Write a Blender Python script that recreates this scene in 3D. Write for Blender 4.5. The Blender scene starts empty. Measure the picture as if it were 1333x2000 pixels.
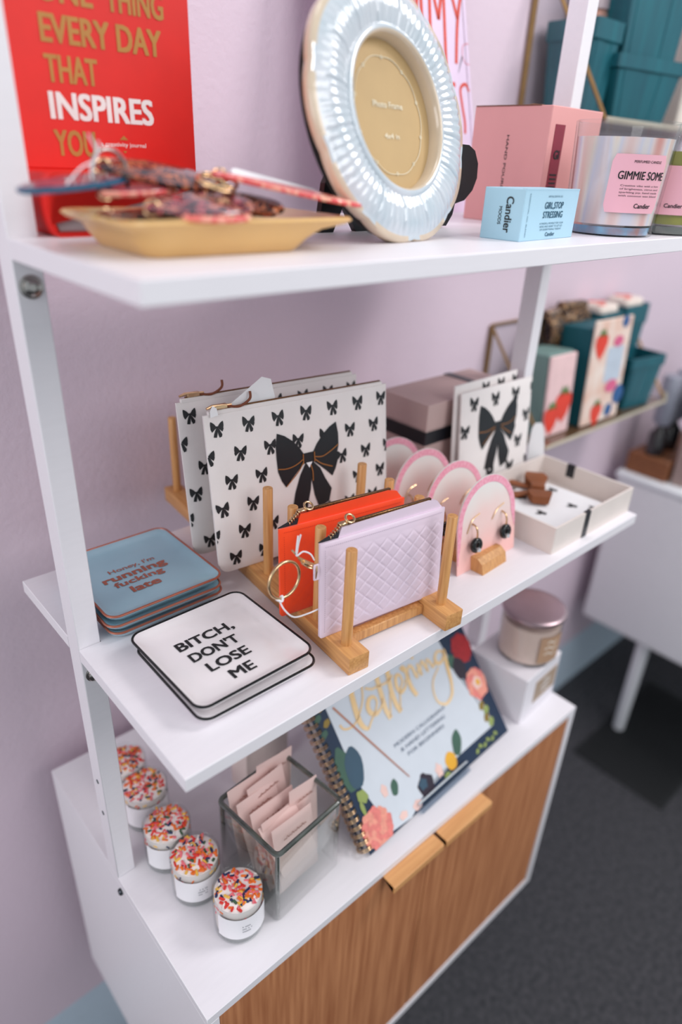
import bpy, bmesh, math, random
from mathutils import Matrix, Vector
random.seed(7)
PI = math.pi
C = bpy.context.scene.collection
scene = bpy.context.scene

# ------------------------------------------------------------------ camera, world, lights, exposure
UP = 0.35                                    # the cabinet bottom stands this high above the carpet
ZM, ZT, ZB = 0.7495 + UP, 1.0978 + UP, 0.4229 + UP      # tops of middle shelf, top shelf, cabinet
cam_d = bpy.data.cameras.new('camera')
cam = bpy.data.objects.new('camera', cam_d); C.objects.link(cam)
R_ = Vector((0.7456946, -0.6649020, 0.0429530)); U_ = Vector((0.2802817, 0.3715173, 0.8851084)); F_ = Vector((0.6044682, 0.6479817, -0.4633983))
m = Matrix((R_, U_, -F_)).transposed().to_4x4(); m.translation = Vector((-0.1572843, -0.3210893, 1.1543409 + UP))
cam.matrix_world = m
cam_d.sensor_fit = 'VERTICAL'; cam_d.sensor_height = 36.0; cam_d.sensor_width = 24.0
cam_d.lens = 1318.18 / 2000 * 36
cam_d.clip_start = 0.02
cam_d.dof.use_dof = True; cam_d.dof.focus_distance = 0.63; cam_d.dof.aperture_fstop = 2.1
scene.camera = cam

world = bpy.data.worlds.new('shop_ambient'); scene.world = world; world.use_nodes = True
bg = world.node_tree.nodes['Background']; bg.inputs[0].default_value = (0.84, 0.94, 1.0, 1); bg.inputs[1].default_value = 0.74

def area(name, loc, target, sx, sy, power, col):
    d = bpy.data.lights.new(name, 'AREA'); d.shape = 'RECTANGLE'; d.size = sx; d.size_y = sy; d.energy = power; d.color = col
    o = bpy.data.objects.new(name, d); C.objects.link(o); o.location = loc
    o.rotation_euler = (Vector(target) - Vector(loc)).to_track_quat('-Z', 'Y').to_euler()
    return o
area('ceiling_and_fill_light', (0.30, -0.02, 2.75), (0.30, -0.02, 0), 0.35, 0.35, 2.5, (1.0, 0.97, 0.97))
area('ceiling_and_fill_light', (1.55, -0.75, 2.70), (0.9, 0.3, 0.9), 0.6, 0.6, 22, (1.0, 0.965, 0.965))
area('ceiling_and_fill_light', (0.55, -1.60, 2.30), (0.40, 0.2, 0.8), 1.0, 1.0, 14, (1.0, 0.975, 0.98))  # added front fill from the camera side, not a ceiling panel
area('shop_window_light', (-2.20, -0.10, 2.05), (0.30, 0.05, 1.0), 1.5, 1.3, 28, (1.0, 0.985, 0.98))
scene.view_settings.view_transform = 'Standard'; scene.view_settings.look = 'None'
scene.view_settings.gamma = 1.0; scene.view_settings.exposure = -0.18; scene.view_settings.use_curve_mapping = False

# ------------------------------------------------------------------ materials
def lin(c):
    return tuple(((v / 255) / 12.92 if v / 255 <= 0.04045 else ((v / 255 + 0.055) / 1.055) ** 2.4) for v in c) + (1,)
MATS = {}
def mat(name, rgb, rough=0.6, metal=0.0, var=0.06, scale=40, bump=0.0, bscale=200, stretch=(1, 1, 1), spec=0.5, sheen=0.0, rgb2=None, coat=0.0, bdist=0.001):
    if name in MATS: return MATS[name]
    M = bpy.data.materials.new(name); M.use_nodes = True; nt = M.node_tree; N = nt.nodes; L = nt.links
    b = N['Principled BSDF']; b.inputs['Roughness'].default_value = rough; b.inputs['Metallic'].default_value = metal
    b.inputs['Specular IOR Level'].default_value = spec; b.inputs['Sheen Weight'].default_value = sheen; b.inputs['Coat Weight'].default_value = coat
    tc = N.new('ShaderNodeTexCoord'); mp = N.new('ShaderNodeMapping'); mp.inputs['Scale'].default_value = stretch
    L.new(tc.outputs['Object'], mp.inputs[0])
    nz = N.new('ShaderNodeTexNoise'); nz.inputs['Scale'].default_value = scale; nz.inputs['Detail'].default_value = 4
    L.new(mp.outputs[0], nz.inputs['Vector'])
    cr = N.new('ShaderNodeValToRGB'); a = lin(rgb); c2 = lin(rgb2) if rgb2 else tuple(max(0, v * (1 - 2 * var)) for v in a[:3]) + (1,)
    cr.color_ramp.elements[0].position = 0.3; cr.color_ramp.elements[1].position = 0.7
    cr.color_ramp.elements[0].color = c2; cr.color_ramp.elements[1].color = a
    L.new(nz.outputs['Fac'], cr.inputs[0]); L.new(cr.outputs[0], b.inputs['Base Color'])
    if bump:
        n2 = N.new('ShaderNodeTexNoise'); n2.inputs['Scale'].default_value = bscale; n2.inputs['Detail'].default_value = 3
        L.new(mp.outputs[0], n2.inputs['Vector'])
        bp = N.new('ShaderNodeBump'); bp.inputs['Strength'].default_value = bump; bp.inputs['Distance'].default_value = bdist
        L.new(n2.outputs['Fac'], bp.inputs['Height']); L.new(bp.outputs[0], b.inputs['Normal'])
    MATS[name] = M; return M
def speckle(name, cols, scale=60, rough=0.3, stretch=(1, 1, 1), coat=0.3):
    if name in MATS: return MATS[name]
    M = bpy.data.materials.new(name); M.use_nodes = True; nt = M.node_tree; N = nt.nodes; L = nt.links
    b = N['Principled BSDF']; b.inputs['Roughness'].default_value = rough; b.inputs['Coat Weight'].default_value = coat
    tc = N.new('ShaderNodeTexCoord'); mp = N.new('ShaderNodeMapping'); mp.inputs['Scale'].default_value = stretch
    nz = N.new('ShaderNodeTexNoise'); nz.inputs['Scale'].default_value = scale; nz.inputs['Detail'].default_value = 2
    L.new(tc.outputs['Object'], mp.inputs[0]); L.new(mp.outputs[0], nz.inputs['Vector'])
    cr = N.new('ShaderNodeValToRGB'); cr.color_ramp.interpolation = 'CONSTANT'
    n = len(cols)
    for i, c in enumerate(cols):
        p = 0.28 + 0.44 * i / n if i else 0.0
        e = cr.color_ramp.elements[i] if i < 2 else cr.color_ramp.elements.new(p)
        e.position = p; e.color = lin(c)
    L.new(nz.outputs['Fac'], cr.inputs[0]); L.new(cr.outputs[0], b.inputs['Base Color'])
    MATS[name] = M; return M
def glass(name, tint=(251, 252, 252), ior=1.45, fmul=1.0, rough=0.03):
    if name in MATS: return MATS[name]
    M = bpy.data.materials.new(name); M.use_nodes = True; nt = M.node_tree; N = nt.nodes; L = nt.links
    N.remove(N['Principled BSDF']); out = N['Material Output']
    t = N.new('ShaderNodeBsdfTransparent'); t.inputs[0].default_value = lin(tint)
    g = N.new('ShaderNodeBsdfGlossy'); g.inputs['Roughness'].default_value = rough
    lw = N.new('ShaderNodeLayerWeight'); lw.inputs[0].default_value = 0.5
    pw = N.new('ShaderNodeMath'); pw.operation = 'POWER'; pw.inputs[1].default_value = 4.5
    mx = N.new('ShaderNodeMixShader')
    mu = N.new('ShaderNodeMath'); mu.operation = 'MULTIPLY_ADD'; mu.inputs[1].default_value = 0.8 * fmul; mu.inputs[2].default_value = 0.025 * fmul
    L.new(lw.outputs['Facing'], pw.inputs[0]); L.new(pw.outputs[0], mu.inputs[0]); L.new(mu.outputs[0], mx.inputs[0]); L.new(t.outputs[0], mx.inputs[1]); L.new(g.outputs[0], mx.inputs[2])
    L.new(mx.outputs[0], out.inputs[0])
    MATS[name] = M; return M

WHITE = mat('white_laminate', (236, 231, 236), 0.42, var=0.012, scale=30, stretch=(1, 8, 8), bump=0.04, bscale=300)
WALLM = mat('lavender_wall_paint', (224, 203, 216), 0.75, var=0.015, scale=3, bump=0.55, bscale=140, bdist=0.0012)
BASEB = mat('baseboard_paint', (206, 220, 234), 0.5, var=0.02)
CARPET = mat('charcoal_carpet', (86, 84, 88), 0.95, var=0.2, scale=90, bump=0.9, bscale=900, rgb2=(50, 51, 56), bdist=0.003)
OAK = mat('oak_veneer', (204, 138, 94), 0.5, scale=26, stretch=(6, 6, 0.25), rgb2=(164, 100, 62), bump=0.06, bscale=60)
PULL = mat('pale_oak_pull', (222, 164, 108), 0.45, scale=30, stretch=(0.4, 6, 6), rgb2=(206, 146, 92))
BAMBOO = mat('bamboo', (218, 162, 102), 0.42, scale=60, stretch=(6, 6, 0.3), rgb2=(186, 128, 74), bump=0.05, bscale=120)
BAMBOOH = mat('bamboo_lengthwise', (218, 162, 102), 0.42, scale=60, stretch=(6, 0.3, 6), rgb2=(190, 132, 78), bump=0.05, bscale=120)
BLACK = mat('black_print', (24, 26, 30), 0.55, var=0.05)
BLACKG = mat('black_gloss', (14, 16, 18), 0.15, var=0.02)
STEEL = mat('brushed_steel', (176, 170, 166), 0.22, 1.0, var=0.04)
GOLD = mat('gold_metal', (228, 192, 150), 0.24, 1.0, var=0.05)
ROSEG = mat('rose_gold_foil', (186, 112, 92), 0.38, 0.55, var=0.12)
FOIL = mat('gold_foil', (240, 196, 132), 0.3, 0.08, var=0.1, rgb2=(252, 220, 176), scale=14)
COPPER = mat('copper_line', (196, 120, 84), 0.35, 0.4)
PORC = mat('white_porcelain', (240, 234, 236), 0.14, var=0.008, coat=0.5)
BLUEP = mat('pale_blue_glaze', (152, 186, 200), 0.18, var=0.06, scale=12, coat=0.5, rgb2=(138, 174, 190))
CANVAS = mat('cream_canvas', (236, 228, 226), 0.85, var=0.02, bump=0.35, bscale=1400, bdist=0.0004)
PAPER = mat('white_paper', (240, 238, 240), 0.7, var=0.01)
ORANGE = mat('orange_leather', (255, 72, 10), 0.62, var=0.05, sheen=0.3, spec=0.3)
LILAC = mat('lilac_leather', (226, 206, 222), 0.42, var=0.015, spec=0.5)
DARKZ = mat('dark_lining', (32, 34, 40), 0.8)
STITCH = mat('stitching', (176, 160, 176), 0.8)
OSTITCH = mat('orange_stitching', (206, 50, 14), 0.8)
STRING = mat('white_string', (240, 236, 240), 0.9)
RED = mat('red_book_cloth', (230, 26, 14), 0.5, var=0.04)
TANINK = mat('tan_gold_ink', (190, 134, 62), 0.5, 0.1, var=0.08)
WHITEINK = mat('white_ink', (246, 240, 238), 0.5)
PAGES = mat('page_block', (188, 180, 184), 0.8, var=0.16, scale=60, stretch=(0.3, 0.3, 30))
CREAM = mat('cream_ceramic', (218, 174, 110), 0.3, var=0.03, scale=20, coat=0.3)
PEARL = mat('pearl_glaze', (206, 208, 214), 0.10, var=0.03, scale=30, coat=1.0, rgb2=(186, 198, 206))
RIMC = mat('cream_edge_glaze', (216, 196, 172), 0.2, var=0.06, coat=0.6)
KRAFT = mat('kraft_insert', (192, 160, 112), 0.65, var=0.03)
PINKBOX = mat('pink_carton', (226, 160, 158), 0.6, var=0.01)
SKYBOX = mat('sky_blue_carton', (170, 206, 224), 0.55, var=0.01)
TEALINK = mat('teal_ink', (24, 84, 108), 0.5)
PINKLAB = mat('pink_label', (240, 178, 192), 0.5, var=0.01)
REDLAB = mat('dark_red_label', (142, 40, 62), 0.5)
TEALW = mat('teal_wood_strip', (10, 96, 108), 0.55, var=0.12, scale=20, stretch=(3, 3, 0.4), rgb2=(8, 78, 92))
BRASS = mat('brass_frame', (150, 116, 76), 0.4, 0.7, var=0.1)
MIRROR = mat('silvered_glass', (224, 220, 224), 0.04, 1.0, var=0.005)
CLEAR = glass('clear_glass', fmul=0.8)
VASEG = glass('vase_glass', (244, 247, 246), 1.5, 1.3)
VASERIM = mat('vase_rim_glass', (86, 90, 84), 0.08, var=0.3, scale=60, coat=1.0)
ACRYL = glass('clear_acrylic', (236, 240, 244), 1.5, 0.9)
WAXW = mat('white_wax', (244, 232, 228), 0.5, var=0.02)
MAT_ = mat('black_rubber', (22, 24, 26), 0.7, var=0.1, bump=0.5, bscale=400)
BEIGEBOX = mat('beige_gift_card', (196, 168, 164), 0.6, var=0.01)
RIBBON = mat('black_ribbon', (20, 24, 32), 0.35, var=0.05)
LINEN = mat('cream_linen_card', (226, 214, 208), 0.8, var=0.02, bump=0.2, bscale=900)

# ------------------------------------------------------------------ mesh helpers
class MB:
    def __init__(s): s.bm = bmesh.new(); s.mi = 0
    def face(s, vs):
        try:
            f = s.bm.faces.new(vs); f.material_index = s.mi; return f
        except ValueError: return None
    def add(s, other, M=None):
        vm = {}
        for v in other.verts: vm[v] = s.bm.verts.new(M @ v.co if M else v.co)
        for f in other.faces: s.face([vm[v] for v in f.verts])
        other.free(); return s
    def box(s, x0, x1, y0, y1, z0, z1, bev=0.0, seg=2, M=None):
        t = bmesh.new(); bmesh.ops.create_cube(t, size=1)
        for v in t.verts: v.co = Vector((x0 + (v.co.x + .5) * (x1 - x0), y0 + (v.co.y + .5) * (y1 - y0), z0 + (v.co.z + .5) * (z1 - z0)))
        if bev: bmesh.ops.bevel(t, geom=t.edges[:], offset=bev, segments=seg, affect='EDGES', profile=0.6)
        return s.add(t, M)
    def lathe(s, prof, n=32, M=None, closed=False):
        t = bmesh.new(); rings = []
        for r, z in prof:
            if r < 1e-6: rings.append([t.verts.new((0, 0, z))])
            else: rings.append([t.verts.new((r * math.cos(2 * PI * i / n), r * math.sin(2 * PI * i / n), z)) for i in range(n)])
        pairs = list(zip(rings, rings[1:])) + ([(rings[-1], rings[0])] if closed else [])
        for a, b in pairs:
            for i in range(n):
                j = (i + 1) % n
                q = [a[i % len(a)], a[j % len(a)], b[j % len(b)], b[i % len(b)]]
                u = []
                for v in q:
                    if v not in u: u.append(v)
                if len(u) > 2: t.faces.new(u)
        return s.add(t, M)
    def rings(s, rings, cap0=True, cap1=True, M=None, loop=False):
        t = bmesh.new(); R = [[t.verts.new(p) for p in r] for r in rings]; n = len(R[0])
        prs = list(zip(R, R[1:])) + ([(R[-1], R[0])] if loop else [])
        for a, b in prs:
            for i in range(n): t.faces.new((a[i], a[(i + 1) % n], b[(i + 1) % n], b[i]))
        if not loop:
            if cap0: t.faces.new(R[0][::-1])
            if cap1: t.faces.new(R[-1])
        return s.add(t, M)
    def prism(s, poly, d0, d1, M=None):
        """polygon in local (x, z), thickness d0..d1 along y"""
        t = bmesh.new()
        a = [t.verts.new((p[0], d0, p[1])) for p in poly]; b = [t.verts.new((p[0], d1, p[1])) for p in poly]
        n = len(poly)
        for i in range(n): t.faces.new((a[i], a[(i + 1) % n], b[(i + 1) % n], b[i]))
        fs = [t.faces.new(a), t.faces.new(b[::-1])]
        bmesh.ops.triangulate(t, faces=fs)
        bmesh.ops.recalc_face_normals(t, faces=t.faces)
        return s.add(t, M)
    def tube(s, pts, r, n=8, closed=False, M=None, flat=1.0):
        pts = [Vector(p) for p in pts]; k = len(pts); rs = r if isinstance(r, (list, tuple)) else [r] * k
        rings = []; prev = None
        for i, p in enumerate(pts):
            a = pts[(i - 1) % k] if (closed or i) else p; b = pts[(i + 1) % k] if (closed or i < k - 1) else p
            t = (b - a).normalized()
            if prev is None:
                u = t.cross(Vector((0, 0, 1)));  u = u if u.length > 1e-3 else t.cross(Vector((1, 0, 0)))
            else: u = prev - t * prev.dot(t)
            u.normalize(); prev = u; w = t.cross(u)
            rings.append([p + (u * math.cos(2 * PI * j / n) + w * math.sin(2 * PI * j / n) * flat) * rs[i] for j in range(n)])
        return s.rings(rings, M=M, loop=closed)
    def poly(s, pts, f=None, cuts=0, M=None):
        """flat polygon given in (x, z), mapped by f(x, z) -> Vector"""
        t = bmesh.new()
        fc = t.faces.new([t.verts.new((p[0], 0, p[1])) for p in pts])
        bmesh.ops.triangulate(t, faces=[fc])
        if cuts: bmesh.ops.subdivide_edges(t, edges=t.edges[:], cuts=cuts, use_grid_fill=True)
        for fa in t.faces:
            fa.normal_update()
            if fa.normal.y > 0: fa.normal_flip()
        if f:
            for v in t.verts: v.co = Vector(f(v.co.x, v.co.z))
        return s.add(t, M)
    def ribbon(s, pts, w, f=None, sub=6):
        """brush stroke in (x, z): centre line smoothed, width w (value or per point)"""
        P = catmull(pts, sub); k = len(P); n0 = len(pts)
        W = []
        for i in range(k):
            if isinstance(w, (list, tuple)):
                u = i / (k - 1) * (len(w) - 1); j = min(int(u), len(w) - 2); W.append(w[j] + (w[j + 1] - w[j]) * (u - j))
            else: W.append(w)
        Lft, Rgt = [], []
        for i in range(k):
            a = P[max(i - 1, 0)]; b = P[min(i + 1, k - 1)]; dx, dz = b[0] - a[0], b[1] - a[1]; l = math.hypot(dx, dz) or 1
            Lft.append((P[i][0] - dz / l * W[i] / 2, P[i][1] + dx / l * W[i] / 2)); Rgt.append((P[i][0] + dz / l * W[i] / 2, P[i][1] - dx / l * W[i] / 2))
        g = f or (lambda x, z: (x, 0, z))
        A = [s.bm.verts.new(g(*p)) for p in Lft]; B = [s.bm.verts.new(g(*p)) for p in Rgt]
        for i in range(k - 1): s.face([A[i], B[i], B[i + 1], A[i + 1]])
        return s
    def done(s, name, mats, parent=None, smooth=40, loc=None, rot=None):
        me = bpy.data.meshes.new(name)
        s.bm.normal_update(); s.bm.to_mesh(me); s.bm.free()
        for mm in (mats if isinstance(mats, (list, tuple)) else [mats]): me.materials.append(mm)
        if smooth:
            for p in me.polygons: p.use_smooth = True
            me.set_sharp_from_angle(angle=math.radians(smooth))
        o = bpy.data.objects.new(name, me); C.objects.link(o)
        if parent: o.parent = parent
        if loc: o.location = loc
        if rot: o.rotation_euler = rot
        return o
def catmull(pts, sub):
    if len(pts) < 3: 
        return [tuple(pts[0][k] + (pts[-1][k] - pts[0][k]) * i / sub for k in range(len(pts[0]))) for i in range(sub + 1)]
    out = []; n = len(pts)
    for i in range(n - 1):
        p0, p1, p2, p3 = pts[max(i - 1, 0)], pts[i], pts[i + 1], pts[min(i + 2, n - 1)]
        for j in range(sub):
            t = j / sub
            out.append(tuple(0.5 * (2 * p1[k] + (p2[k] - p0[k]) * t + (2 * p0[k] - 5 * p1[k] + 4 * p2[k] - p3[k]) * t * t + (3 * p1[k] - p0[k] - 3 * p2[k] + p3[k]) * t ** 3) for k in range(len(p1))))
    out.append(tuple(pts[-1])); return out
def T(x, y, z): return Matrix.Translation((x, y, z))
def Rx(a): return Matrix.Rotation(a, 4, 'X')
def Ry(a): return Matrix.Rotation(a, 4, 'Y')
def Rz(a): return Matrix.Rotation(a, 4, 'Z')
UPR = Rx(PI / 2)                              # text plane (x, y) -> (x, z), facing -y
def tag(o, label, cat, group=None):
    o['label'] = label; o['category'] = cat
    if group: o['group'] = group
    return o
def thing(name, label, cat, loc, rotz=0.0, group=None):
    o = bpy.data.objects.new(name, None); o.empty_display_size = 0.02; C.objects.link(o)
    o.location = loc; o.rotation_euler = (0, 0, rotz)
    return tag(o, label, cat, group)
def struct(o): o['kind'] = 'structure'; return o
def dup(root, loc, rotz, label, group=None):
    r = root.copy(); C.objects.link(r); r.location = loc; r.rotation_euler = (root.rotation_euler[0], root.rotation_euler[1], rotz); r['label'] = label
    if group: r['group'] = group
    for ch in list(root.children):
        c = ch.copy(); C.objects.link(c); c.parent = r
        for g in list(ch.children):
            d = g.copy(); C.objects.link(d); d.parent = c
    return r
def text(lines, M, material, parent, name='lettering', warp=None):
    """lines: (body, x, y, cap height, width or None, bold, align); text lies in local xy, moved by M"""
    mb = MB()
    for body, x, y, cap, width, bold, al in lines:
        cu = bpy.data.curves.new('t', 'FONT'); cu.body = body; cu.size = 1.0; cu.resolution_u = 3
        o = bpy.data.objects.new('t', cu); C.objects.link(o); bpy.context.view_layer.update()
        me = bpy.data.meshes.new_from_object(o.evaluated_get(bpy.context.evaluated_depsgraph_get()))
        bpy.data.objects.remove(o); bpy.data.curves.remove(cu)
        xs = [v.co.x for v in me.vertices]; x0, x1 = min(xs), max(xs)
        sy = cap / 0.73; sx = width / (x1 - x0) if width else sy
        off = {'l': -x0 * sx, 'c': -(x0 + x1) / 2 * sx, 'r': -x1 * sx}[al]
        t = bmesh.new(); t.from_mesh(me); bpy.data.meshes.remove(me)
        q = bold * min(sx, sy)                       # heavier strokes: overlaid copies, slightly shifted
        for dx, dy, dz in (((0, 0, 0),) if not bold else ((-q, -q * .6, 0), (q, -q * .6, 2e-6), (-q, q * .6, 4e-6), (q, q * .6, 6e-6), (0, 0, 8e-6))):
            t2 = t.copy()
            for v in t2.verts:
                p = Vector((x + off + v.co.x * sx + dx, y + v.co.y * sy + dy, dz)); v.co = warp(p) if warp else p
            mb.add(t2, M)
        t.free()
    return mb.done(name, material, parent, smooth=0)
def rsq(w, d, r, z, n=5, jx=0):
    """rounded rectangle ring centred on the origin"""
    out = []
    for cx, cy, a0 in ((w / 2 - r, d / 2 - r, 0), (-w / 2 + r, d / 2 - r, PI / 2), (-w / 2 + r, -d / 2 + r, PI), (w / 2 - r, -d / 2 + r, 1.5 * PI)):
        for i in range(n + 1):
            a = a0 + PI / 2 * i / n; out.append((cx + r * math.cos(a), cy + r * math.sin(a), z))
    return out

# ------------------------------------------------------------------ the setting
WY = 0.425
b = MB(); b.box(-2.0, 3.2, WY, WY + 0.1, -0.02, 2.8); struct(b.done('wall_back', WALLM))
b = MB(); b.box(-2.0, 3.2, -3.0, WY, -0.05, 0.0); struct(b.done('floor', CARPET))
b = MB(); b.prism([(0, 0), (0.016, 0), (0.016, 0.185), (0.010, 0.196), (0, 0.196)], -2.0, 3.2, M=T(0, WY - 0.0002, 0) @ Rz(PI / 2) @ Matrix.Scale(1, 4))
struct(b.done('baseboard_back', BASEB))

# ------------------------------------------------------------------ the display shelf unit
L, D, TH = 0.684, 0.330, 0.0137
PX0, PX1, PY0, PY1, PRX = 0.0, 0.0206, 0.187, 0.2125, 0.6525
shelf = thing('display_shelf', 'white ladder display shelf with oak cabinet doors against the lavender wall', 'shelf', (0, 0, 0))
def board(z):
    poly = [(0, 0), (L, 0), (L, PY0 - .0003), (PRX - .0004, PY0 - .0003), (PRX - .0004, PY1 + .0003), (L, PY1 + .0003), (L, D), (0, D), (0, PY1 + .0003), (PX1 + .0004, PY1 + .0003), (PX1 + .0004, PY0 - .0003), (0, PY0 - .0003)]
    b = MB(); t = bmesh.new()
    bot = [t.verts.new((x, y, z - TH)) for x, y in poly]; top = [t.verts.new((x, y, z)) for x, y in poly]
    for i in range(len(poly)): t.faces.new((bot[i], bot[(i + 1) % 12], top[(i + 1) % 12], top[i]))
    fs = [t.faces.new(top), t.faces.new(bot[::-1])]
    bmesh.ops.recalc_face_normals(t, faces=t.faces)
    ed = [e for e in t.edges if abs(e.verts[0].co.z - e.verts[1].co.z) < 1e-6 and (e.verts[0].co.y < 1e-4 and e.verts[1].co.y < 1e-4 or e.verts[0].co.x < 1e-4 and e.verts[1].co.x < 1e-4)]
    bmesh.ops.bevel(t, geom=ed, offset=0.0006, segments=1, affect='EDGES')
    b.add(t); return b.done('shelf_board', WHITE, shelf, smooth=0)
board(ZM); board(ZT)
for px in (PX0, PRX):
    b = MB(); b.box(px, px + 0.0206, PY0, PY1, ZB, ZT + 0.42, 0.0008, 1); post = b.done('post', WHITE, shelf)
    for z in (ZT - 0.032, ZM - 0.032):
        b = MB()
        b.lathe([(0, 0.0), (0.0082, 0.0), (0.0082, 0.0012), (0.0068, 0.0018), (0.0064, 0.0018), (0.0062, 0.0042), (0.0045, 0.0056), (0.0028, 0.006), (0.0024, 0.0045), (0, 0.0045)], 24, M=T(px + 0.0103, PY0, z) @ Rx(PI / 2))
        b.done('bolt', STEEL, post)
    if px == 0.0:
        for z in (ZB + 0.146, ZB + 0.098):
            b = MB(); b.lathe([(0, 0), (0.0026, 0), (0.0026, 0.0006), (0.0012, 0.0008), (0, 0.0008)], 12, M=T(0, 0.199, z) @ Ry(-PI / 2)); b.done('shelf_pin_hole', mat('pin_hole', (110, 112, 116), .7), post)
LB, DB, CH = 0.6576, 0.3837, 0.423
CB = ZB - CH
b = MB(); b.box(0, LB, 0, DB, ZB - 0.0115, ZB, 0.0006, 1); b.done('cabinet_top', WHITE, shelf)
b = MB(); b.box(0, 0.0135, 0, DB, CB, ZB - 0.0115, 0.0006, 1); sp = b.done('side_panel', WHITE, shelf)
b = MB(); b.lathe([(0, 0), (0.004, 0), (0.0042, 0.002), (0.003, 0.0036), (0, 0.0036)], 14, M=T(0, 0.183, ZB - 0.018) @ Ry(-PI / 2)); b.done('bolt', mat('dark_bolt', (70, 74, 80), .3, 1.0), sp)
b = MB(); b.box(LB - 0.0135, LB, 0, DB, CB, ZB - 0.0115, 0.0006, 1); b.done('side_panel', WHITE, shelf)
b = MB(); b.box(0.0135, LB - 0.0135, 0, DB, CB, CB + 0.0135, 0.0006, 1); b.done('bottom_panel', WHITE, shelf)
b = MB(); b.box(0.0135, LB - 0.0135, DB - 0.006, DB, CB + 0.0135, ZB - 0.0115); b.done('back_panel', WHITE, shelf)
b = MB(); b.box(0.10, LB - 0.10, 0.15, DB - 0.01, 0.0, CB, 0.002, 1); b.done('plinth', WHITE, shelf)
XM = LB / 2
for x0, x1, hx0, hx1 in ((0.0150, XM - 0.0012, 0.2388, XM - 0.0020), (XM + 0.0012, LB - 0.0150, XM + 0.0035, 0.4240)):
    b = MB(); b.box(x0, x1, 0.0015, 0.0175, CB + 0.0150, ZB - 0.0145, 0.0006, 1); d = b.done('door', OAK, shelf)
    b = MB(); b.prism([(0.0, ZB - 0.0145), (0.010, ZB - 0.0145), (0.010, ZB - 0.0125), (-0.0170, ZB - 0.0125), (-0.0185, ZB - 0.0140), (-0.0185, ZB - 0.0230), (-0.0165, ZB - 0.0235), (-0.0165, ZB - 0.0145)], -hx1, -hx0, M=Rz(PI / 2))
    b.done('handle', PULL, d, smooth=0)

# ------------------------------------------------------------------ wooden rack and pouches on the middle shelf
AR = math.radians(-5.9)
RACK = Vector((0.181, 0.026, ZM))
rack = thing('wooden_rack', 'bamboo plate rack with two rows of upright pegs on middle shelf', 'rack', RACK, AR)
FH = 0.0185
for px in (0.0, 0.1168):
    b = MB(); b.box(px - 0.0112, px + 0.0112, -0.0200, 0.385, 0.0, FH, 0.0012, 2); rail = b.done('rail', BAMBOOH, rack)
    for k in range(9):
        b = MB(); b.lathe([(0.0, 0.1165), (0.0046, 0.1165), (0.0050, 0.1160), (0.0051, FH), (0, FH)], 20, M=T(px, 0.0461 * k, 0)); b.done('peg', BAMBOO, rail)
for py in (0.012, 0.185, 0.345):
    b = MB(); b.box(0.0112, 0.1168 - 0.0112, py, py + 0.010, 0.002, 0.0125, 0.001, 1); b.done('crossbar', BAMBOO, rack)

def pouch_T(w, h, t, u, v):
    a = max(0.0, 1 - abs(2 * u - 1) ** 5); c = max(0.0, 1 - abs(2 * v - 1) ** 5)
    return 0.0012 + t * a ** .6 * c ** .6
def pouch_body(name, parent, w, h, t, material, bump=None, nu=40, nv=30, r=0.004):
    b = MB(); bm = b.bm
    F, K = [], []
    for side in (-1, 1):
        g = []
        for j in range(nv + 1):
            row = []
            for i in range(nu + 1):
                u, v = i / nu, j / nv; x, z = u * w, v * h
                # rounded lower corners
                ex = min(x, w - x); ez = z
                if ex < r and ez < r:
                    dx, dz = r - ex, r - ez; l = max(dx, dz) / (math.hypot(dx, dz) or 1)
                    sx = 1 if x < w / 2 else -1
                    x = (r - dx * l) if sx > 0 else w - (r - dx * l); z = r - dz * l
                y = pouch_T(w, h, t, u, v) + (bump(u * w, v * h) if bump and side < 0 else 0)
                row.append(bm.verts.new((x, side * y, z)))
            g.append(row)
        (F if side < 0 else K).append(g)
    F, K = F[0], K[0]
    for j in range(nv):
        for i in range(nu):
            b.face([F[j][i], F[j][i + 1], F[j + 1][i + 1], F[j + 1][i]]); b.face([K[j][i + 1], K[j][i], K[j + 1][i], K[j + 1][i + 1]])
    for i in range(nu):
        b.face([F[0][i + 1], F[0][i], K[0][i], K[0][i + 1]]); b.face([F[nv][i], F[nv][i + 1], K[nv][i + 1], K[nv][i]])
    for j in range(nv):
        b.face([F[j][0], F[j + 1][0], K[j + 1][0], K[j][0]]); b.face([F[j + 1][nu], F[j][nu], K[j][nu], K[j + 1][nu]])
    return b.done(name, material, parent, smooth=50)
LOBE = [(.07, .06), (.14, .17), (.24, .28), (.36, .37), (.47, .42), (.5, .25), (.5, .08), (.46, -.06), (.49, -.10), (.44, -.24), (.38, -.34), (.28, -.24), (.18, -.15), (.07, -.06)]
TAILL = [(-.05, -.06), (.02, -.07), (.03, -.3), (.01, -.46), (-.03, -.60), (-.06, -.74), (-.30, -.70), (-.24, -.45), (-.15, -.22)]
TAILR = [(.0, -.07), (.06, -.06), (.18, -.18), (.26, -.35), (.36, -.52), (.31, -.70), (.14, -.76), (.07, -.55), (.03, -.3)]
def bow_polys(cx, cz, s, rot=0.0):
    c, sn = math.cos(rot), math.sin(rot)
    tr = lambda P: [(cx + s * (p[0] * c - p[1] * sn), cz + s * (p[0] * sn + p[1] * c)) for p in P]
    return [tr(LOBE), tr([(-p[0], p[1]) for p in LOBE][::-1]), tr([(-.09, -.07), (.09, -.07), (.09, .075), (-.09, .075)]), tr(TAILL), tr(TAILR)]
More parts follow.
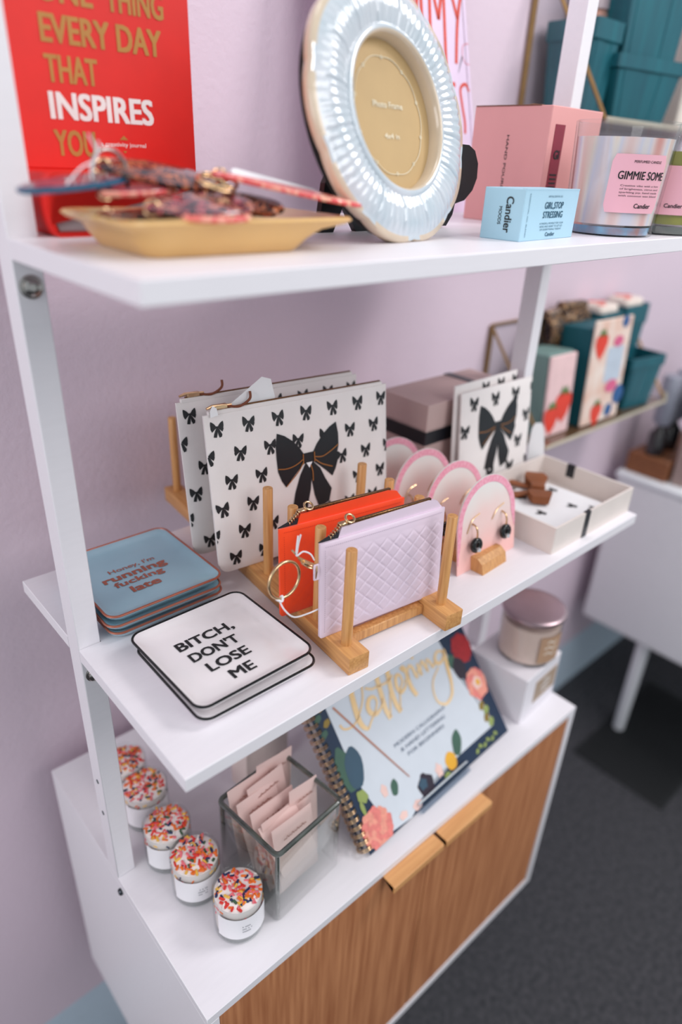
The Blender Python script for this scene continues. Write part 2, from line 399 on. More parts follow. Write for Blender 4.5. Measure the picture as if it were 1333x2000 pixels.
def bows(parent, f, w, h, dx, dz, s, z0, skip=None, x0=0.012):
    b = MB(); j = 0; z = h - z0
    while z > -0.004:
        x = x0 - (dx * 0.36 * j) % dx
        while x < w + 0.008:
            if not (skip and skip(x, z)):
                for P in bow_polys(x, z, s, random.uniform(-.12, .12)):
                    if all(-0.0001 < p[0] < w + .0001 and 0 < p[1] < h for p in P): b.poly(P, f)
                    else:
                        Q = clip(P, 0.0005, w - 0.0005, 0.0015, h)
                        if len(Q) > 2: b.poly(Q, f)
            x += dx
        z -= dz; j += 1
    return b.done('bow_print', BLACK, parent, smooth=0)
def clip(P, x0, x1, z0, z1):
    for ax, lim, sg in ((0, x0, 1), (0, x1, -1), (1, z0, 1), (1, z1, -1)):
        out = []
        for i in range(len(P)):
            a, b2 = P[i - 1], P[i]; ia, ib = (a[ax] - lim) * sg >= 0, (b2[ax] - lim) * sg >= 0
            if ia != ib:
                t = (lim - a[ax]) / (b2[ax] - a[ax]); out.append(tuple(a[k] + (b2[k] - a[k]) * t for k in (0, 1)))
            if ib: out.append(b2)
        P = out
        if len(P) < 3: return []
    return P
def bow_pouch(label, loc, rx, w, h, tagged):
    t = thing('bow_pouch', label, 'pouch', loc, AR, 'cream bow print pouches'); t.rotation_euler = (rx, 0, AR)
    th = 0.0045
    body = pouch_body('pouch_body', t, w, h, th, CANVAS, r=0.012)
    f = lambda x, z: (x, -pouch_T(w, h, th, min(max(x / w, 0), 1), min(max(z / h, 0), 1)) - 0.00035, z)
    bx, bz, bs = w * 0.505, h * 0.625, 0.078
    bows(body, f, w, h, 0.0335, 0.0275, 0.0135, 0.0125, lambda x, z: abs(x - bx) < bs * .46 and -bs * .62 < z - bz < bs * .22)
    b = MB()
    for P in bow_polys(bx, bz, bs): b.poly(P, lambda x, z: (x, f(x, z)[1] - 0.0004, z), cuts=2)
    big = b.done('large_bow', mat('black_satin', (20, 24, 30), 0.5, var=0.1), body, smooth=0)
    b = MB(); g = lambda x, z: (x, f(x, z)[1] - 0.0011, z)
    S = lambda P: [(bx + p[0] * bs, bz + p[1] * bs) for p in P]
    for P in ([(.09, .0), (.22, -.02), (.36, .03), (.49, .1)], [(-.09, .0), (-.22, -.06), (-.36, -.08), (-.49, -.06)], [(.09, -.03), (.2, -.12), (.38, -.2)], [(-.09, -.04), (-.18, -.16), (-.38, -.33)], [(.09, .07), (.09, -.07)], [(-.09, .07), (-.09, -.07)], [(.02, -.1), (.05, -.2), (.05, -.34)]):
        b.ribbon(S(P), 0.0011, g)
    b.done('gold_outline', mat('gold_thread', (176, 116, 62), .4, .3), big, smooth=0)
    b = MB(); b.poly(S([(-.05, -.06), (.05, -.06), (0, -.14)]), g); b.done('knot_triangle', PAPER, big, smooth=0)  # small white triangle just below the knot
    # zipper along the top
    b = MB(); b.box(0.005, w - 0.006, -0.0022, 0.0022, h - 0.001, h + 0.0035, 0.0008, 1); zt = b.done('zip_tape', CANVAS, t)
    b = MB(); b.box(0.010, w - 0.008, -0.0012, 0.0012, h + 0.0035, h + 0.0048, 0.0004, 1); b.done('zip_teeth', mat('bronze_teeth', (150, 104, 66), .4, .8, var=.3, scale=800), zt)
    b = MB(); b.box(0.012, 0.026, -0.003, 0.003, h + 0.004, h + 0.0085, 0.001, 1)
    b.tube([(0.004, -.001, h + 0.006), (0.010, -.001, h + .0075), (0.03, -.002, h + .0068)], [0.0012, 0.0018, 0.0012], 8); b.done('zip_slider', GOLD, zt)
    b = MB(); b.tube(catmull([(0.026, -.002, h + .006), (0.038, -.003, h + .004), (0.050, -.002, h + .009), (0.052, 0, h + .016)], 6), 0.0013, 6); b.done('zip_cord', mat('brown_cord', (124, 66, 42), .7), zt)
    if tagged:
        b = MB(); b.prism([(0.028, h + 0.004), (0.082, h + 0.002), (0.078, h + 0.024), (0.068, h + 0.0275)], 0.0030, 0.0034); b.done('paper_tag', PAPER, t, smooth=0)
        b = MB(); b.prism([(0.006, h - 0.002), (0.014, h - 0.001), (0.013, h + 0.006), (0.009, h + 0.009), (0.006, h + 0.004)], -0.0045, -0.0041); b.done('paper_tab', PAPER, t, smooth=0)
    return t
cR, sR = math.cos(AR), math.sin(AR)
def rk(x, y, z): return (RACK.x + x * cR - y * sR, RACK.y + x * sR + y * cR, ZM + z)
bow_pouch('cream pouch with large black bow, nearest in the peg rack behind the orange pouch', rk(-0.045, 0.1610, FH + .0005), math.radians(-7), 0.222, 0.167, True)
bow_pouch('cream bow print pouch half hidden behind its twin at the back of the rack', rk(-0.052, 0.2070, FH + .0005), math.radians(-7), 0.222, 0.167, False)

def weave(s, A, x0, x1, z0, z1):
    def f(x, z):
        e = min((x - x0), (x1 - x), (z - z0), (z1 - z)) / 0.006
        if e <= 0: return 0.0
        p, q = (x + z * 1.05) / s, (x - z * 1.05) / s
        i, j = math.floor(p), math.floor(q); fp, fq = p - i, q - j
        t = fp if (i + j) % 2 else 1 - fq
        g = (1 - abs(2 * fp - 1) ** 9) * (1 - abs(2 * fq - 1) ** 9) * (.55 + .45 * t)
        return A * (g - 0.2) * min(1, e)
    return f
def zip_pouch(label, loc, rx, ry, w, h, leather, stitch, amp, nu, nv, dim):
    t = thing('zip_pouch', label, 'pouch', loc, AR); t.rotation_euler = (rx, ry, AR)
    th = 0.0030
    body = pouch_body('pouch_body', t, w, h, th, leather, weave(0.0160, amp, 0.004, w - 0.003, 0.004, h - 0.010), nu, nv, r=0.003)
    f = lambda x, z: (x, -pouch_T(w, h, th, min(max(x / w, 0), 1), min(max(z / h, 0), 1)) - 0.0004 - dim, z)
    b = MB()
    k = int(w / 0.0021)
    for i in range(2, k - 2): b.ribbon([(i * w / k, h - 0.0035), (i * w / k + 0.0012, h - 0.0035)], 0.0004, f, 1)
    for i in range(3, int(h / .0022) - 2): b.ribbon([(0.004, i * .0022), (0.004, i * .0022 + .0012)], 0.0004, f, 1)
    b.done('stitching', stitch, body, smooth=0)
    # gathered upper panel with zipper, a little behind the front edge
    b = MB(); n = 24
    prof = [(0.020, 0), (0.024, 0.010), (w - 0.020, 0.0118), (w - 0.009, 0.009), (w - 0.001, 0.0)]
    poly = [(x, h + z - 0.0008) for x, z in prof]
    b.prism(poly, 0.0008, 0.0052); up = b.done('upper_panel', leather, t, smooth=0)
    b = MB(); b.box(0.022, w - 0.016, 0.0014, 0.0048, h + 0.0090, h + 0.0124, 0.0006, 1, M=None)
    b.done('zip_teeth', mat('antique_zip', (150, 108, 70), .35, .9, var=.35, scale=900), up)
    b = MB(); b.prism([(0.001, h - .0005), (0.021, h - .0005), (0.021, h + .006), (0.012, h + .003)], 0.0010, 0.0040); b.done('zip_end', DARKZ, up, smooth=0)
    b = MB()
    for i in range(5): b.box(0.012 + .0022 * i, 0.0132 + .0022 * i, 0.0005, 0.0050, h + .001 + i * .0016, h + .0035 + i * .0018, 0.0003, 1)
    b.box(0.022, 0.031, 0.000, 0.006, h + 0.0098, h + 0.0130, 0.001, 1)
    b.tube([(0.034 + .0042 * math.cos(a), 0.003 + .0042 * math.sin(a) * .8, h + .0145 + .0026 * math.sin(a)) for a in [2 * PI * i / 16 for i in range(16)]], 0.0011, 8, True)
    b.done('zip_slider', GOLD, up)
    return t, w, h, th
def ring_mesh(c, ax1, ax2, R, r, n=40):
    b = MB(); c, ax1, ax2 = Vector(c), Vector(ax1), Vector(ax2)
    b.tube([c + (ax1 * math.cos(2 * PI * i / n) + ax2 * math.sin(2 * PI * i / n)) * R for i in range(n)], r, 10, True)
    return b
t, w, h, th = zip_pouch('bright orange zip pouch standing behind the lilac pouch in the peg rack', rk(-0.030, 0.0655, FH + .0005), math.radians(-5), math.radians(2.0), 0.148, 0.090, ORANGE, OSTITCH, 0.0005, 90, 60, 0.0003)
t, w, h, th = zip_pouch('lilac woven zip pouch at the front of the peg rack', rk(-0.0175, 0.0185, FH + .0003), math.radians(-4.0), math.radians(1.2), 0.146, 0.0955, LILAC, STITCH, 0.0011, 170, 116, 0.0006)
lil = t
b = MB(); b.box(-0.006, 0.0008, -0.0009, 0.0012, h - 0.034, h - 0.0185, 0.0006, 1); tab = b.done('side_tab', LILAC, lil)
b = MB()
for q in range(3):
    pts = catmull([(-0.003, 0.001, h - 0.0195 - q * .002), (-0.010, 0.002 + q * .001, h - 0.015 - q * .0028), (-0.018, 0.002, h - 0.009 - q * .0012), (-0.021, 0.002, h - 0.0065)], 6)
    b.tube(pts, [0.0009] * len(pts), 6)
b.lathe([(0, -.004), (.0024, -.003), (.0028, 0), (.0024, .003), (0, .004)], 10, M=T(-0.013, 0.002, h - 0.0155) @ Ry(math.radians(-50)))
b.tube(catmull([(-0.003, 0.0, h - 0.019), (-0.004, -.002, h - 0.024), (-0.004, 0, h - 0.0330)], 6), 0.0008, 6)
b.done('clasp', GOLD, lil)
rg = ring_mesh((-0.036, -0.001, h - 0.023), Vector((1, 0.15, 0)).normalized(), (0, 0, 1), 0.0165, 0.0014); rg.done('key_ring', GOLD, lil)
b = MB(); b.tube(catmull([(-0.021, 0.002, h - .006), (-0.0235, .001, h - .003), (-0.0265, .002, h + .001)], 5), 0.0008, 6); b.done('ring_loop', GOLD, lil)
b = MB()
b.tube(catmull([(-0.022, -.001, h + .014), (-0.0228, 0, h + .004), (-0.0225, 0.001, h - .005), (-0.016, .001, h - .003), (-0.008, .002, h - .008), (-0.004, .002, h - .015)], 6), 0.00075, 6)
b.tube(catmull([(-0.0195, -.001, h + .0145), (-0.0215, 0, h + .005), (-0.0225, 0.001, h - .005)], 6), 0.00075, 6)
b.done('tag_string', STRING, lil); b = MB()
b.tube(catmull([(-0.042, -.002, h - .040), (-0.038, -.004, h - .050), (-0.028, -.003, h - .061), (-0.012, -.001, h - .064), (0.000, .002, h - .0655)], 6), 0.00075, 6)
b.tube(catmull([(-0.045, -.002, h - .038), (-0.0405, -.004, h - .0405), (-0.039, -.002, h - .037), (-0.043, 0, h - .041)], 5), 0.0011, 6)
b.done('tag_string', STRING, lil)

# ------------------------------------------------------------------ trinket plates
def tray(name, label, loc, rz, w, d, hgt, glaze, rim, group):
    t = thing(name, label, 'plate', loc, rz, group)
    b = MB(); r = 0.012
    rings = [rsq(w * .84, d * .84, r * .8, 0.0), rsq(w * .88, d * .88, r, 0.0006), rsq(w * .97, d * .97, r, hgt - .004), rsq(w - .0006, d - .0006, r, hgt - .0012),
             rsq(w - .0004, d - .0004, r, hgt), rsq(w - .005, d - .005, r * .85, hgt), rsq(w - .012, d - .012, r * .8, hgt - .0022), rsq(w * .80, d * .80, r * .8, hgt - .0040), rsq(w * .6, d * .6, r * .6, hgt - .0042)]
    b.rings(rings); body = b.done('plate_body', glaze, t, smooth=50)
    b = MB(); ring = rsq(w - .0020, d - .0020, r * .95, hgt - 0.0002, 8)
    b.tube(ring, 0.0012, 8, True); b.done('rim_line', rim, t)
    return t
GW, GB = 'white slogan trinket plates', 'pale blue trinket plates'
wp2 = tray('trinket_plate', 'white trinket plate with black rim, under the slogan plate', (0.0935, 0.0885, ZM), math.radians(-0.5), 0.120, 0.119, 0.0105, PORC, BLACKG, GW)
wp = tray('trinket_plate', 'white trinket plate lettered BITCH, DON\'T LOSE ME, on top of its stack', (0.0925, 0.0940, ZM + 0.0108), math.radians(0.6), 0.120, 0.121, 0.0095, PORC, BLACKG, GW)
ox, oy = 0.0925, 0.0940
text([("BITCH,", 0.0890 - ox, 0.1098 - oy, 0.0122, 0.0565, 0.030, 'c'), ("DON'T", 0.0868 - ox, 0.0905 - oy, 0.0122, 0.0480, 0.030, 'c'),
      ("LOSE", 0.0886 - ox, 0.0712 - oy, 0.0122, 0.0408, 0.030, 'c'), ("ME", 0.0898 - ox, 0.0520 - oy, 0.0122, 0.0225, 0.030, 'c')], T(0, 0, 0.0058), BLACK, wp)
bt = None
bl_lab = ['pale blue trinket plate resting on the shelf, lowest of its stack', 'pale blue trinket plate in the middle of its stack', 'pale blue trinket plate with rose gold slogan, on top of its stack']
for i in range(3):
    p = tray('trinket_plate', bl_lab[i], (0.0862 + (.0012, -.0008, 0)[i], 0.2345 + (.001, -.0012, 0)[i], ZM + 0.0098 * i), math.radians((0.4, -.5, 0)[i]), 0.122, 0.128, 0.0112, BLUEP, ROSEG, GB)
ox, oy = 0.0862, 0.2345
text([("Honey, I'm", 0.0850 - ox, 0.2462 - oy, 0.0068, 0.049, 0.012, 'c'), ("running", 0.0823 - ox, 0.2318 - oy, 0.0112, 0.066, 0.045, 'c'),
      ("fucking", 0.0807 - ox, 0.2195 - oy, 0.0092, 0.051, 0.035, 'c'), ("late", 0.0803 - ox, 0.2040 - oy, 0.0110, 0.029, 0.045, 'c')], T(0, 0, 0.0075), ROSEG, p)

# ------------------------------------------------------------------ earring cards in their slotted holder
holder = thing('earring_holder', 'small wooden slotted block holding the four earring cards', 'holder', (0.4190, 0.036, ZM), math.radians(3))
b = MB(); b.prism([(0.0, 0.0), (0.19, 0.0), (0.19, 0.012), (0.010, 0.017), (0.003, 0.012)], -0.0235, 0.0235, M=Rz(PI / 2)); b.done('holder_block', BAMBOO, holder, smooth=0)
def card_material():
    M = bpy.data.materials.new('pink_cloud_card'); M.use_nodes = True; N = M.node_tree.nodes; Lk = M.node_tree.links; bs = N['Principled BSDF']; bs.inputs['Roughness'].default_value = .5
    tc = N.new('ShaderNodeTexCoord'); nz = N.new('ShaderNodeTexNoise'); nz.inputs['Scale'].default_value = 22; nz.inputs['Detail'].default_value = 1
    sp = N.new('ShaderNodeSeparateXYZ'); Lk.new(tc.outputs['Object'], sp.inputs[0]); Lk.new(tc.outputs['Object'], nz.inputs['Vector'])
    ad = N.new('ShaderNodeMath'); ad.operation = 'MULTIPLY_ADD'; ad.inputs[1].default_value = 10.5; ad.inputs[2].default_value = -0.45; Lk.new(sp.outputs[2], ad.inputs[0])
    a2 = N.new('ShaderNodeMath'); a2.operation = 'ADD'; Lk.new(ad.outputs[0], a2.inputs[0])
    m2 = N.new('ShaderNodeMath'); m2.operation = 'MULTIPLY_ADD'; m2.inputs[1].default_value = 0.7; m2.inputs[2].default_value = -0.12; Lk.new(nz.outputs['Fac'], m2.inputs[0]); Lk.new(m2.outputs[0], a2.inputs[1])
    cr = N.new('ShaderNodeValToRGB'); cr.color_ramp.elements[0].color = lin((244, 190, 184)); cr.color_ramp.elements[1].color = lin((230, 226, 222)); cr.color_ramp.elements[1].position = .8
    Lk.new(a2.outputs[0], cr.inputs[0]); Lk.new(cr.outputs[0], bs.inputs['Base Color']); return M
CARD = card_material(); CARDP = mat('pink_card_border', (244, 180, 196), .5, scale=260, rgb2=(232, 140, 164))
CW = 0.105
def arch(w, hs, inset=0.0):
    r = w / 2 - inset; P = [(-r, inset), (r, inset)]
    for i in range(25):
        a = PI * i / 24; P.append((r * math.cos(a), hs + r * 1.0 * math.sin(a)))
    return P
def earring_card(label, loc):
    t = thing('earring_card', label, 'earring card', loc, math.radians(-0.5), 'arched earring cards'); t.rotation_euler = (math.radians(-9), 0, math.radians(-0.5))
    b = MB(); b.prism(arch(CW, 0.052), 0.0, 0.0010); cd = b.done('card', CARD, t, smooth=0)
    b = MB(); o, q = arch(CW, 0.052, .0006)[2:], arch(CW, 0.052, .0085)[2:]
    A = [b.bm.verts.new((p[0], -0.0003, p[1])) for p in [(o[0][0], .03)] + o + [(o[-1][0], .012)]]; B = [b.bm.verts.new((p[0], -0.0003, p[1])) for p in [(q[0][0] + .007, .03)] + q + [(q[-1][0] - .007, .012)]]
    for i in range(len(A) - 1): b.face([A[i], A[i + 1], B[i + 1], B[i]])
    b.done('border', CARDP, cd, smooth=0)
    for sx in (-1, 1):
        b = MB()
        b.tube(catmull([(sx * .022 - .014, -.0006, .050 + (.0 if sx > 0 else -.004)), (sx * .022 - .006, -.0014, .060), (sx * .022 + .008, -.0008, .064)], 6), 0.0006, 6)
        b.tube(catmull([(sx * .0265, -.0005, .055), (sx * .0265, -.006, .052), (sx * .0265, -.0075, .044), (sx * .0265, -.0055, .036)], 6), 0.0011, 8)
        e = b.done('earring', GOLD, t)
        b = MB(); b.tube([(sx * .0265 + .0058 * math.cos(2 * PI * i / 20), -.006, .0310 + .0058 * math.sin(2 * PI * i / 20)) for i in range(20)], 0.0033, 10, True); b.done('hoop', BLACKG, e)
        b = MB(); b.lathe([(0, -.003), (.0026, -.0015), (.003, 0), (.0026, .0015), (0, .003)], 14, M=T(sx * .0265, -.009, .0262)); b.done('crystal', mat('crystal', (236, 236, 240), .05, .7), e)
    return t
ec = earring_card('front pink arched earring card with black hoops, nearest the shelf edge', (0.4235, 0.0512, ZM + 0.0002))
for i, lab in enumerate(['pink arched earring card just behind the front one', 'pink arched earring card third back from the shelf edge', 'pink arched earring card at the back beside the beige gift box']):
    dup(ec, (0.4240 - 0.0035 * i, 0.0512 + 0.0470 * (i + 1), ZM + 0.0002), math.radians(-0.5), lab)

# ------------------------------------------------------------------ open box, paper, clip, tag
OX0, OX1, OY0, OY1, OH = 0.4975, 0.6840, 0.0125, 0.1520, 0.0350
ob = thing('open_gift_box', 'open cream box tray with black ribbon at the right end of the shelf', 'box', ((OX0 + OX1) / 2, (OY0 + OY1) / 2, ZM))
w, d = OX1 - OX0, OY1 - OY0
b = MB(); r0 = .0015
b.rings([rsq(w, d, r0, 0, 2), rsq(w, d, r0, OH, 2), rsq(w - .006, d - .006, r0, OH, 2), rsq(w - .006, d - .006, r0, 0.002, 2)]); b.done('box_walls', LINEN, ob, smooth=0)
for yy, x in ((-d / 2, -.022),):
    s = -1 if yy < 0 else 1
    b = MB(); b.box(x - .0055, x + .0055, min(yy, yy + s * .0006), max(yy, yy + s * .0006), 0.0, OH + .0006); b.box(x - .0055, x + .0055, yy - (.0036 if s > 0 else -.0), yy + (.0036 if s < 0 else .0), OH, OH + .0006)
    b.box(x - .0055, x + .0055, yy - s * .0036 - .0003, yy - s * .0036 + .0003, OH - .018, OH + .0006); b.done('ribbon', RIBBON, ob, smooth=0)
b = MB(); b.box(w / 2, w / 2 + .0006, .016, .028, 0, OH + .0006); b.box(w / 2 - .0036, w / 2 + .0006, .016, .028, OH, OH + .0006); b.box(w / 2 - .0040, w / 2 - .0034, .016, .028, OH - .018, OH); b.done('ribbon', RIBBON, ob, smooth=0)
pp = thing('bow_print_card', 'white card with black bow prints lying in the open box', 'card', ((OX0 + OX1) / 2 - .012, (OY0 + OY1) / 2 - .004, ZM + 0.0022), math.radians(4))
b = MB(); b.box(-.072, .072, -.054, .054, 0, .010, .001, 1); b.done('card_body', PAPER, pp)
b = MB()
for x, y in ((-.05, .03), (.0, .036), (-.02, -.005), (.03, -.022), (.055, .02), (-.055, -.03), (-.03, .045), (.045, -.045)):
    for P in bow_polys(x, y, .012, .3): b.poly(P, lambda x, z: (x, z, 0.0103))
b.done('bow_print', BLACK, pp, smooth=0)
hc = thing('leather_bow_clip', 'tan brown leather bow clip lying in the open box', 'hair clip', (0.606, 0.108, ZM + 0.0126), math.radians(40)); hc.scale = (1.35, 1.35, 1.35)
TAN = mat('tan_leather', (142, 78, 38), .55, var=.12)
b = MB(); b.box(-.006, .006, -.007, .007, 0, .010, .002, 2); b.done('knot', TAN, hc)
for s in (-1, 1):
    b = MB(); b.rings([[(s * .004, y * .5, .0045 + z * .5) for y, z in ((-.007, -.004), (.007, -.004), (.008, .004), (-.008, .004))], [(s * .018, y * 1.5, .006 + z * 1.2) for y, z in ((-.007, -.004), (.007, -.004), (.008, .004), (-.008, .004))], [(s * .030, y * 1.1, .006 + z) for y, z in ((-.007, -.004), (.007, -.004), (.008, .004), (-.008, .004))]]); b.done('loop', TAN, hc)
    b = MB(); b.prism([(s * .002, -.004), (s * .010, -.006), (s * .022, -.028), (s * .012, -.030)], -.0018, .0006, M=T(0, 0, .002) @ Rx(-PI / 2) @ Matrix.Scale(-1, 4, (0, 0, 1))); b.done('ribbon_tail', TAN, hc, smooth=0)
pt = thing('paper_tag', 'white paper tag standing up behind the open cream box', 'tag', (0.6735, 0.1560, ZM)); pt.rotation_euler = (math.radians(-3), math.radians(-4), math.radians(-35))
b = MB(); b.prism([(-.0135, 0), (.0135, 0), (.0120, .05), (.0085, .076), (.0045, .083), (-.0045, .083), (-.0085, .076), (-.0120, .05)], 0, .0012); b.done('tag_card', PAPER, pt, smooth=0)

# ------------------------------------------------------------------ bow notebook and gift box
nb = thing('bow_print_pouch', 'small white bow print pouch standing against the beige gift box', 'pouch', (0.505, 0.1640, ZM)); nb.rotation_euler = (math.radians(-6), 0, math.radians(-1.5))
w, h, th = 0.148, 0.152, 0.0035
body = pouch_body('pouch_body', nb, w, h, th, CANVAS, r=0.006)
f = lambda x, z: (x, -pouch_T(w, h, th, min(max(x / w, 0), 1), min(max(z / h, 0), 1)) - .0004, z)
bows(body, f, w, h, 0.043, 0.034, 0.0160, 0.014, lambda x, z: abs(x - .072) < .040 and -.060 < z - .098 < .034, x0=.022)
b = MB()
for P in bow_polys(0.072, 0.098, 0.080): b.poly(P, lambda x, z: (x, f(x, z)[1] - .0004, z), cuts=2)
big = b.done('large_bow', MATS['black_satin'], body, smooth=0)
b = MB()
for P in ([(.08, .0), (.3, .0), (.48, .08)], [(-.08, .0), (-.3, -.04), (-.5, -.02)], [(.08, -.03), (.36, -.2)], [(-.08, -.03), (-.38, -.25)]): b.ribbon([(.072 + p[0] * .08, .098 + p[1] * .08) for p in P], .001, lambda x, z: (x, f(x, z)[1] - .001, z))
b.done('bronze_outline', MATS['gold_thread'], big, smooth=0)
nb2 = thing('bow_print_pouch', 'small white bow print pouch tucked behind its twin by the gift box', 'pouch', (0.502, 0.1745, ZM)); nb2.rotation_euler = (math.radians(-5), 0, math.radians(1))
body2 = pouch_body('pouch_body', nb2, 0.135, 0.160, .0025, CANVAS, r=.006)
f2 = lambda x, z: (x, -pouch_T(.135, .160, .0025, min(max(x / .135, 0), 1), min(max(z / .160, 0), 1)) - .0004, z)
bows(body2, f2, .135, .160, .034, .034, .0150, .010, x0=.062)
gb = thing('gift_box', 'closed beige gift box tied with black ribbon at the back of the shelf', 'box', (0.4665, 0.1975, ZM))
gw, gd, gh = 0.180, 0.080, 0.1385
b = MB(); b.box(0, gw, 0, gd, 0, gh - .034, .0008, 1); b.done('box_body', BEIGEBOX, gb, smooth=0)
b = MB(); b.box(-.001, gw + .001, -.001, gd + .001, gh - .0335, gh, .0008, 1); b.done('lid', BEIGEBOX, gb, smooth=0)
b = MB(); zr = gh * .68
b.rings([[(-.0016, -.0016, z), (gw + .0016, -.0016, z), (gw + .0016, gd + .0016, z), (-.0016, gd + .0016, z)] for z in (zr - .009, zr + .009)], cap0=False, cap1=False)
xr = gw * .72
b.box(xr - .007, xr + .007, -.0018, gd + .0018, gh, gh + .0008)
b.done('ribbon', RIBBON, gb, smooth=0)

# ------------------------------------------------------------------ top shelf: red journals
bk = thing('red_journal', 'thick red journal lying flat on the top shelf, spine to the left', 'book', (0.0262, 0.1790, ZT), math.radians(1.0))
bw, bd, bh = 0.150, 0.178, 0.0405
b = MB()
sp = [(0.007, 0.0)] + [(-0.0 + .007 - .0068 * math.sin(PI * i / 10), bh / 2 - bh / 2 * math.cos(PI * i / 10)) for i in range(1, 10)] + [(0.007, bh)]
inn = [(p[0] + .0028, min(max(p[1], .0026), bh - .0026)) for p in sp]
prof = [(bw, 0), *sp, (bw, bh), (bw, bh - .0026), *inn[::-1], (bw, .0026)]
b.prism(prof, 0, bd); b.done('cover', RED, bk, smooth=30)
b = MB(); b.prism([(inn[i][0] + .0022, inn[i][1]) for i in range(len(inn))] + [(bw - .004, bh - .0027), (bw - .004, .0027)], .003, bd - .003); b.done('page_block', PAGES, bk, smooth=0)
ZS = ZT + bh
sb = thing('red_journal', 'red journal with gold title standing upright on the flat one', 'book', (0.0290, 0.2500, ZS), 0)
cw, chh, cd = 0.1560, 0.180, 0.040
b = MB(); b.box(0, cw, 0, .0026, 0, chh, .0008, 1); b.box(0, cw, cd - .0026, cd, 0, chh, .0008, 1); b.box(0, .0026, .0026, cd - .0026, 0, chh); b.done('cover', RED, sb, smooth=0)
b = MB(); b.box(.003, cw - .004, .0027, cd - .0027, .003, chh - .003); b.done('page_block', PAGES, sb, smooth=0)
tx, tz = 0.0290, ZS - ZT
W = lambda s, base, wd, x=0.0655: (s, x - tx, base - tz, 0.0176, wd, 0.035, 'l')
text([W("DO ONE", 0.1690, .068), W("THING", 0.1452, .0455, .1165), W("ONE", 0.1452, .0400), W("EVERY DAY", 0.1211, .0930), W("THAT", 0.0970, .0385), W("YOU", 0.0498, .0310)][1:], T(0, -.0004, 0) @ UPR, TANINK, sb)
text([W("INSPIRES", 0.0740, .0815)], T(0, -.0004, 0) @ UPR, WHITEINK, sb)
text([("a creativity journal", .1010 - tx, .0575 - tz, .0030, .0380, .012, 'l')], T(0, -.0004, 0) @ UPR, WHITEINK, sb)
b = MB(); b.poly([(.1170 - tx, .0622 - tz), (.1240 - tx, .0622 - tz), (.1205 - tx, .0652 - tz)], lambda x, z: (x, -.0004, z)); b.poly([(.1188 - tx, .0545 - tz), (.1222 - tx, .0545 - tz), (.1205 - tx, .0528 - tz)][::-1], lambda x, z: (x, -.0004, z)); b.done('title_ornament', TANINK, sb, smooth=0)

# ------------------------------------------------------------------ dish of key tags
dish = thing('ceramic_dish', 'cream ceramic tray with scalloped rim at the front of the top shelf', 'dish', (0.1050, 0.0985, ZT), math.radians(-1))
def drg(w, d, z, r, k):
    P = rsq(w, d, r, z, 8); out = []
    for i, p in enumerate(P):
        n = Vector((p[0], p[1], 0)).normalized(); out.append((p[0], p[1], p[2]))
    return out
def dens(P, n=96):
    Lg = [0]
    for i in range(len(P)): Lg.append(Lg[-1] + (Vector(P[(i + 1) % len(P)]) - Vector(P[i])).length)
    out = []; j = 0
    for q in range(n):
        s = Lg[-1] * q / n
        while Lg[j + 1] < s: j += 1
        t = (s - Lg[j]) / (Lg[j + 1] - Lg[j] or 1); out.append(Vector(P[j]).lerp(Vector(P[(j + 1) % len(P)]), t))
    return out
def scal(P, a):
    out = []
    for i, p in enumerate(P):
        k = 1 + a * abs(math.sin(PI * i / 4)); out.append(Vector((p.x * k, p.y * k, p.z)))
    return out
DW, DD = 0.170, 0.100
def ofs(P, dx): return [Vector((p[0] + dx, p[1], p[2])) for p in P]
b = MB()
b.rings([ofs(dens(rsq(.106, .078, .009, 0.0)), -.012), ofs(dens(rsq(.110, .082, .010, .0015)), -.012), ofs(dens(rsq(.124, .088, .012, .0085)), -.010), ofs(dens(rsq(.138, .092, .012, .0140)), -.006), scal(dens(rsq(DW - .004, DD - .004, .010, .0172)), .010), scal(dens(rsq(DW, DD, .010, .0195)), .016), scal(dens(rsq(DW - .003, DD - .004, .010, .0214)), .014),
         dens(rsq(.152, .086, .012, .0192)), ofs(dens(rsq(.120, .078, .012, .0100)), -.009), ofs(dens(rsq(.100, .066, .009, .0035)), -.012)])
b.done('dish_body', CREAM, dish, smooth=50)
TORT = speckle('tortoise_acetate', [(30, 18, 18), (22, 16, 20), (30, 18, 20), (176, 92, 66), (40, 22, 24), (22, 16, 20), (206, 118, 76), (34, 20, 22)], 110, .15)
TORT2 = speckle('plum_acetate', [(84, 32, 46), (36, 20, 26), (28, 18, 24), (184, 84, 88), (96, 40, 52), (28, 20, 28), (206, 130, 110), (60, 28, 36)], 90, .15)
PINKA = speckle('coral_acetate', [(236, 120, 110), (244, 160, 140), (224, 84, 84), (246, 178, 150)], 70, .2)
TEALA = mat('teal_acrylic', (22, 92, 126), .15, coat=.6, var=.1)
SPARK = speckle('plum_glitter', [(120, 60, 84), (160, 96, 110), (90, 50, 74), (60, 50, 80)], 200, .3)
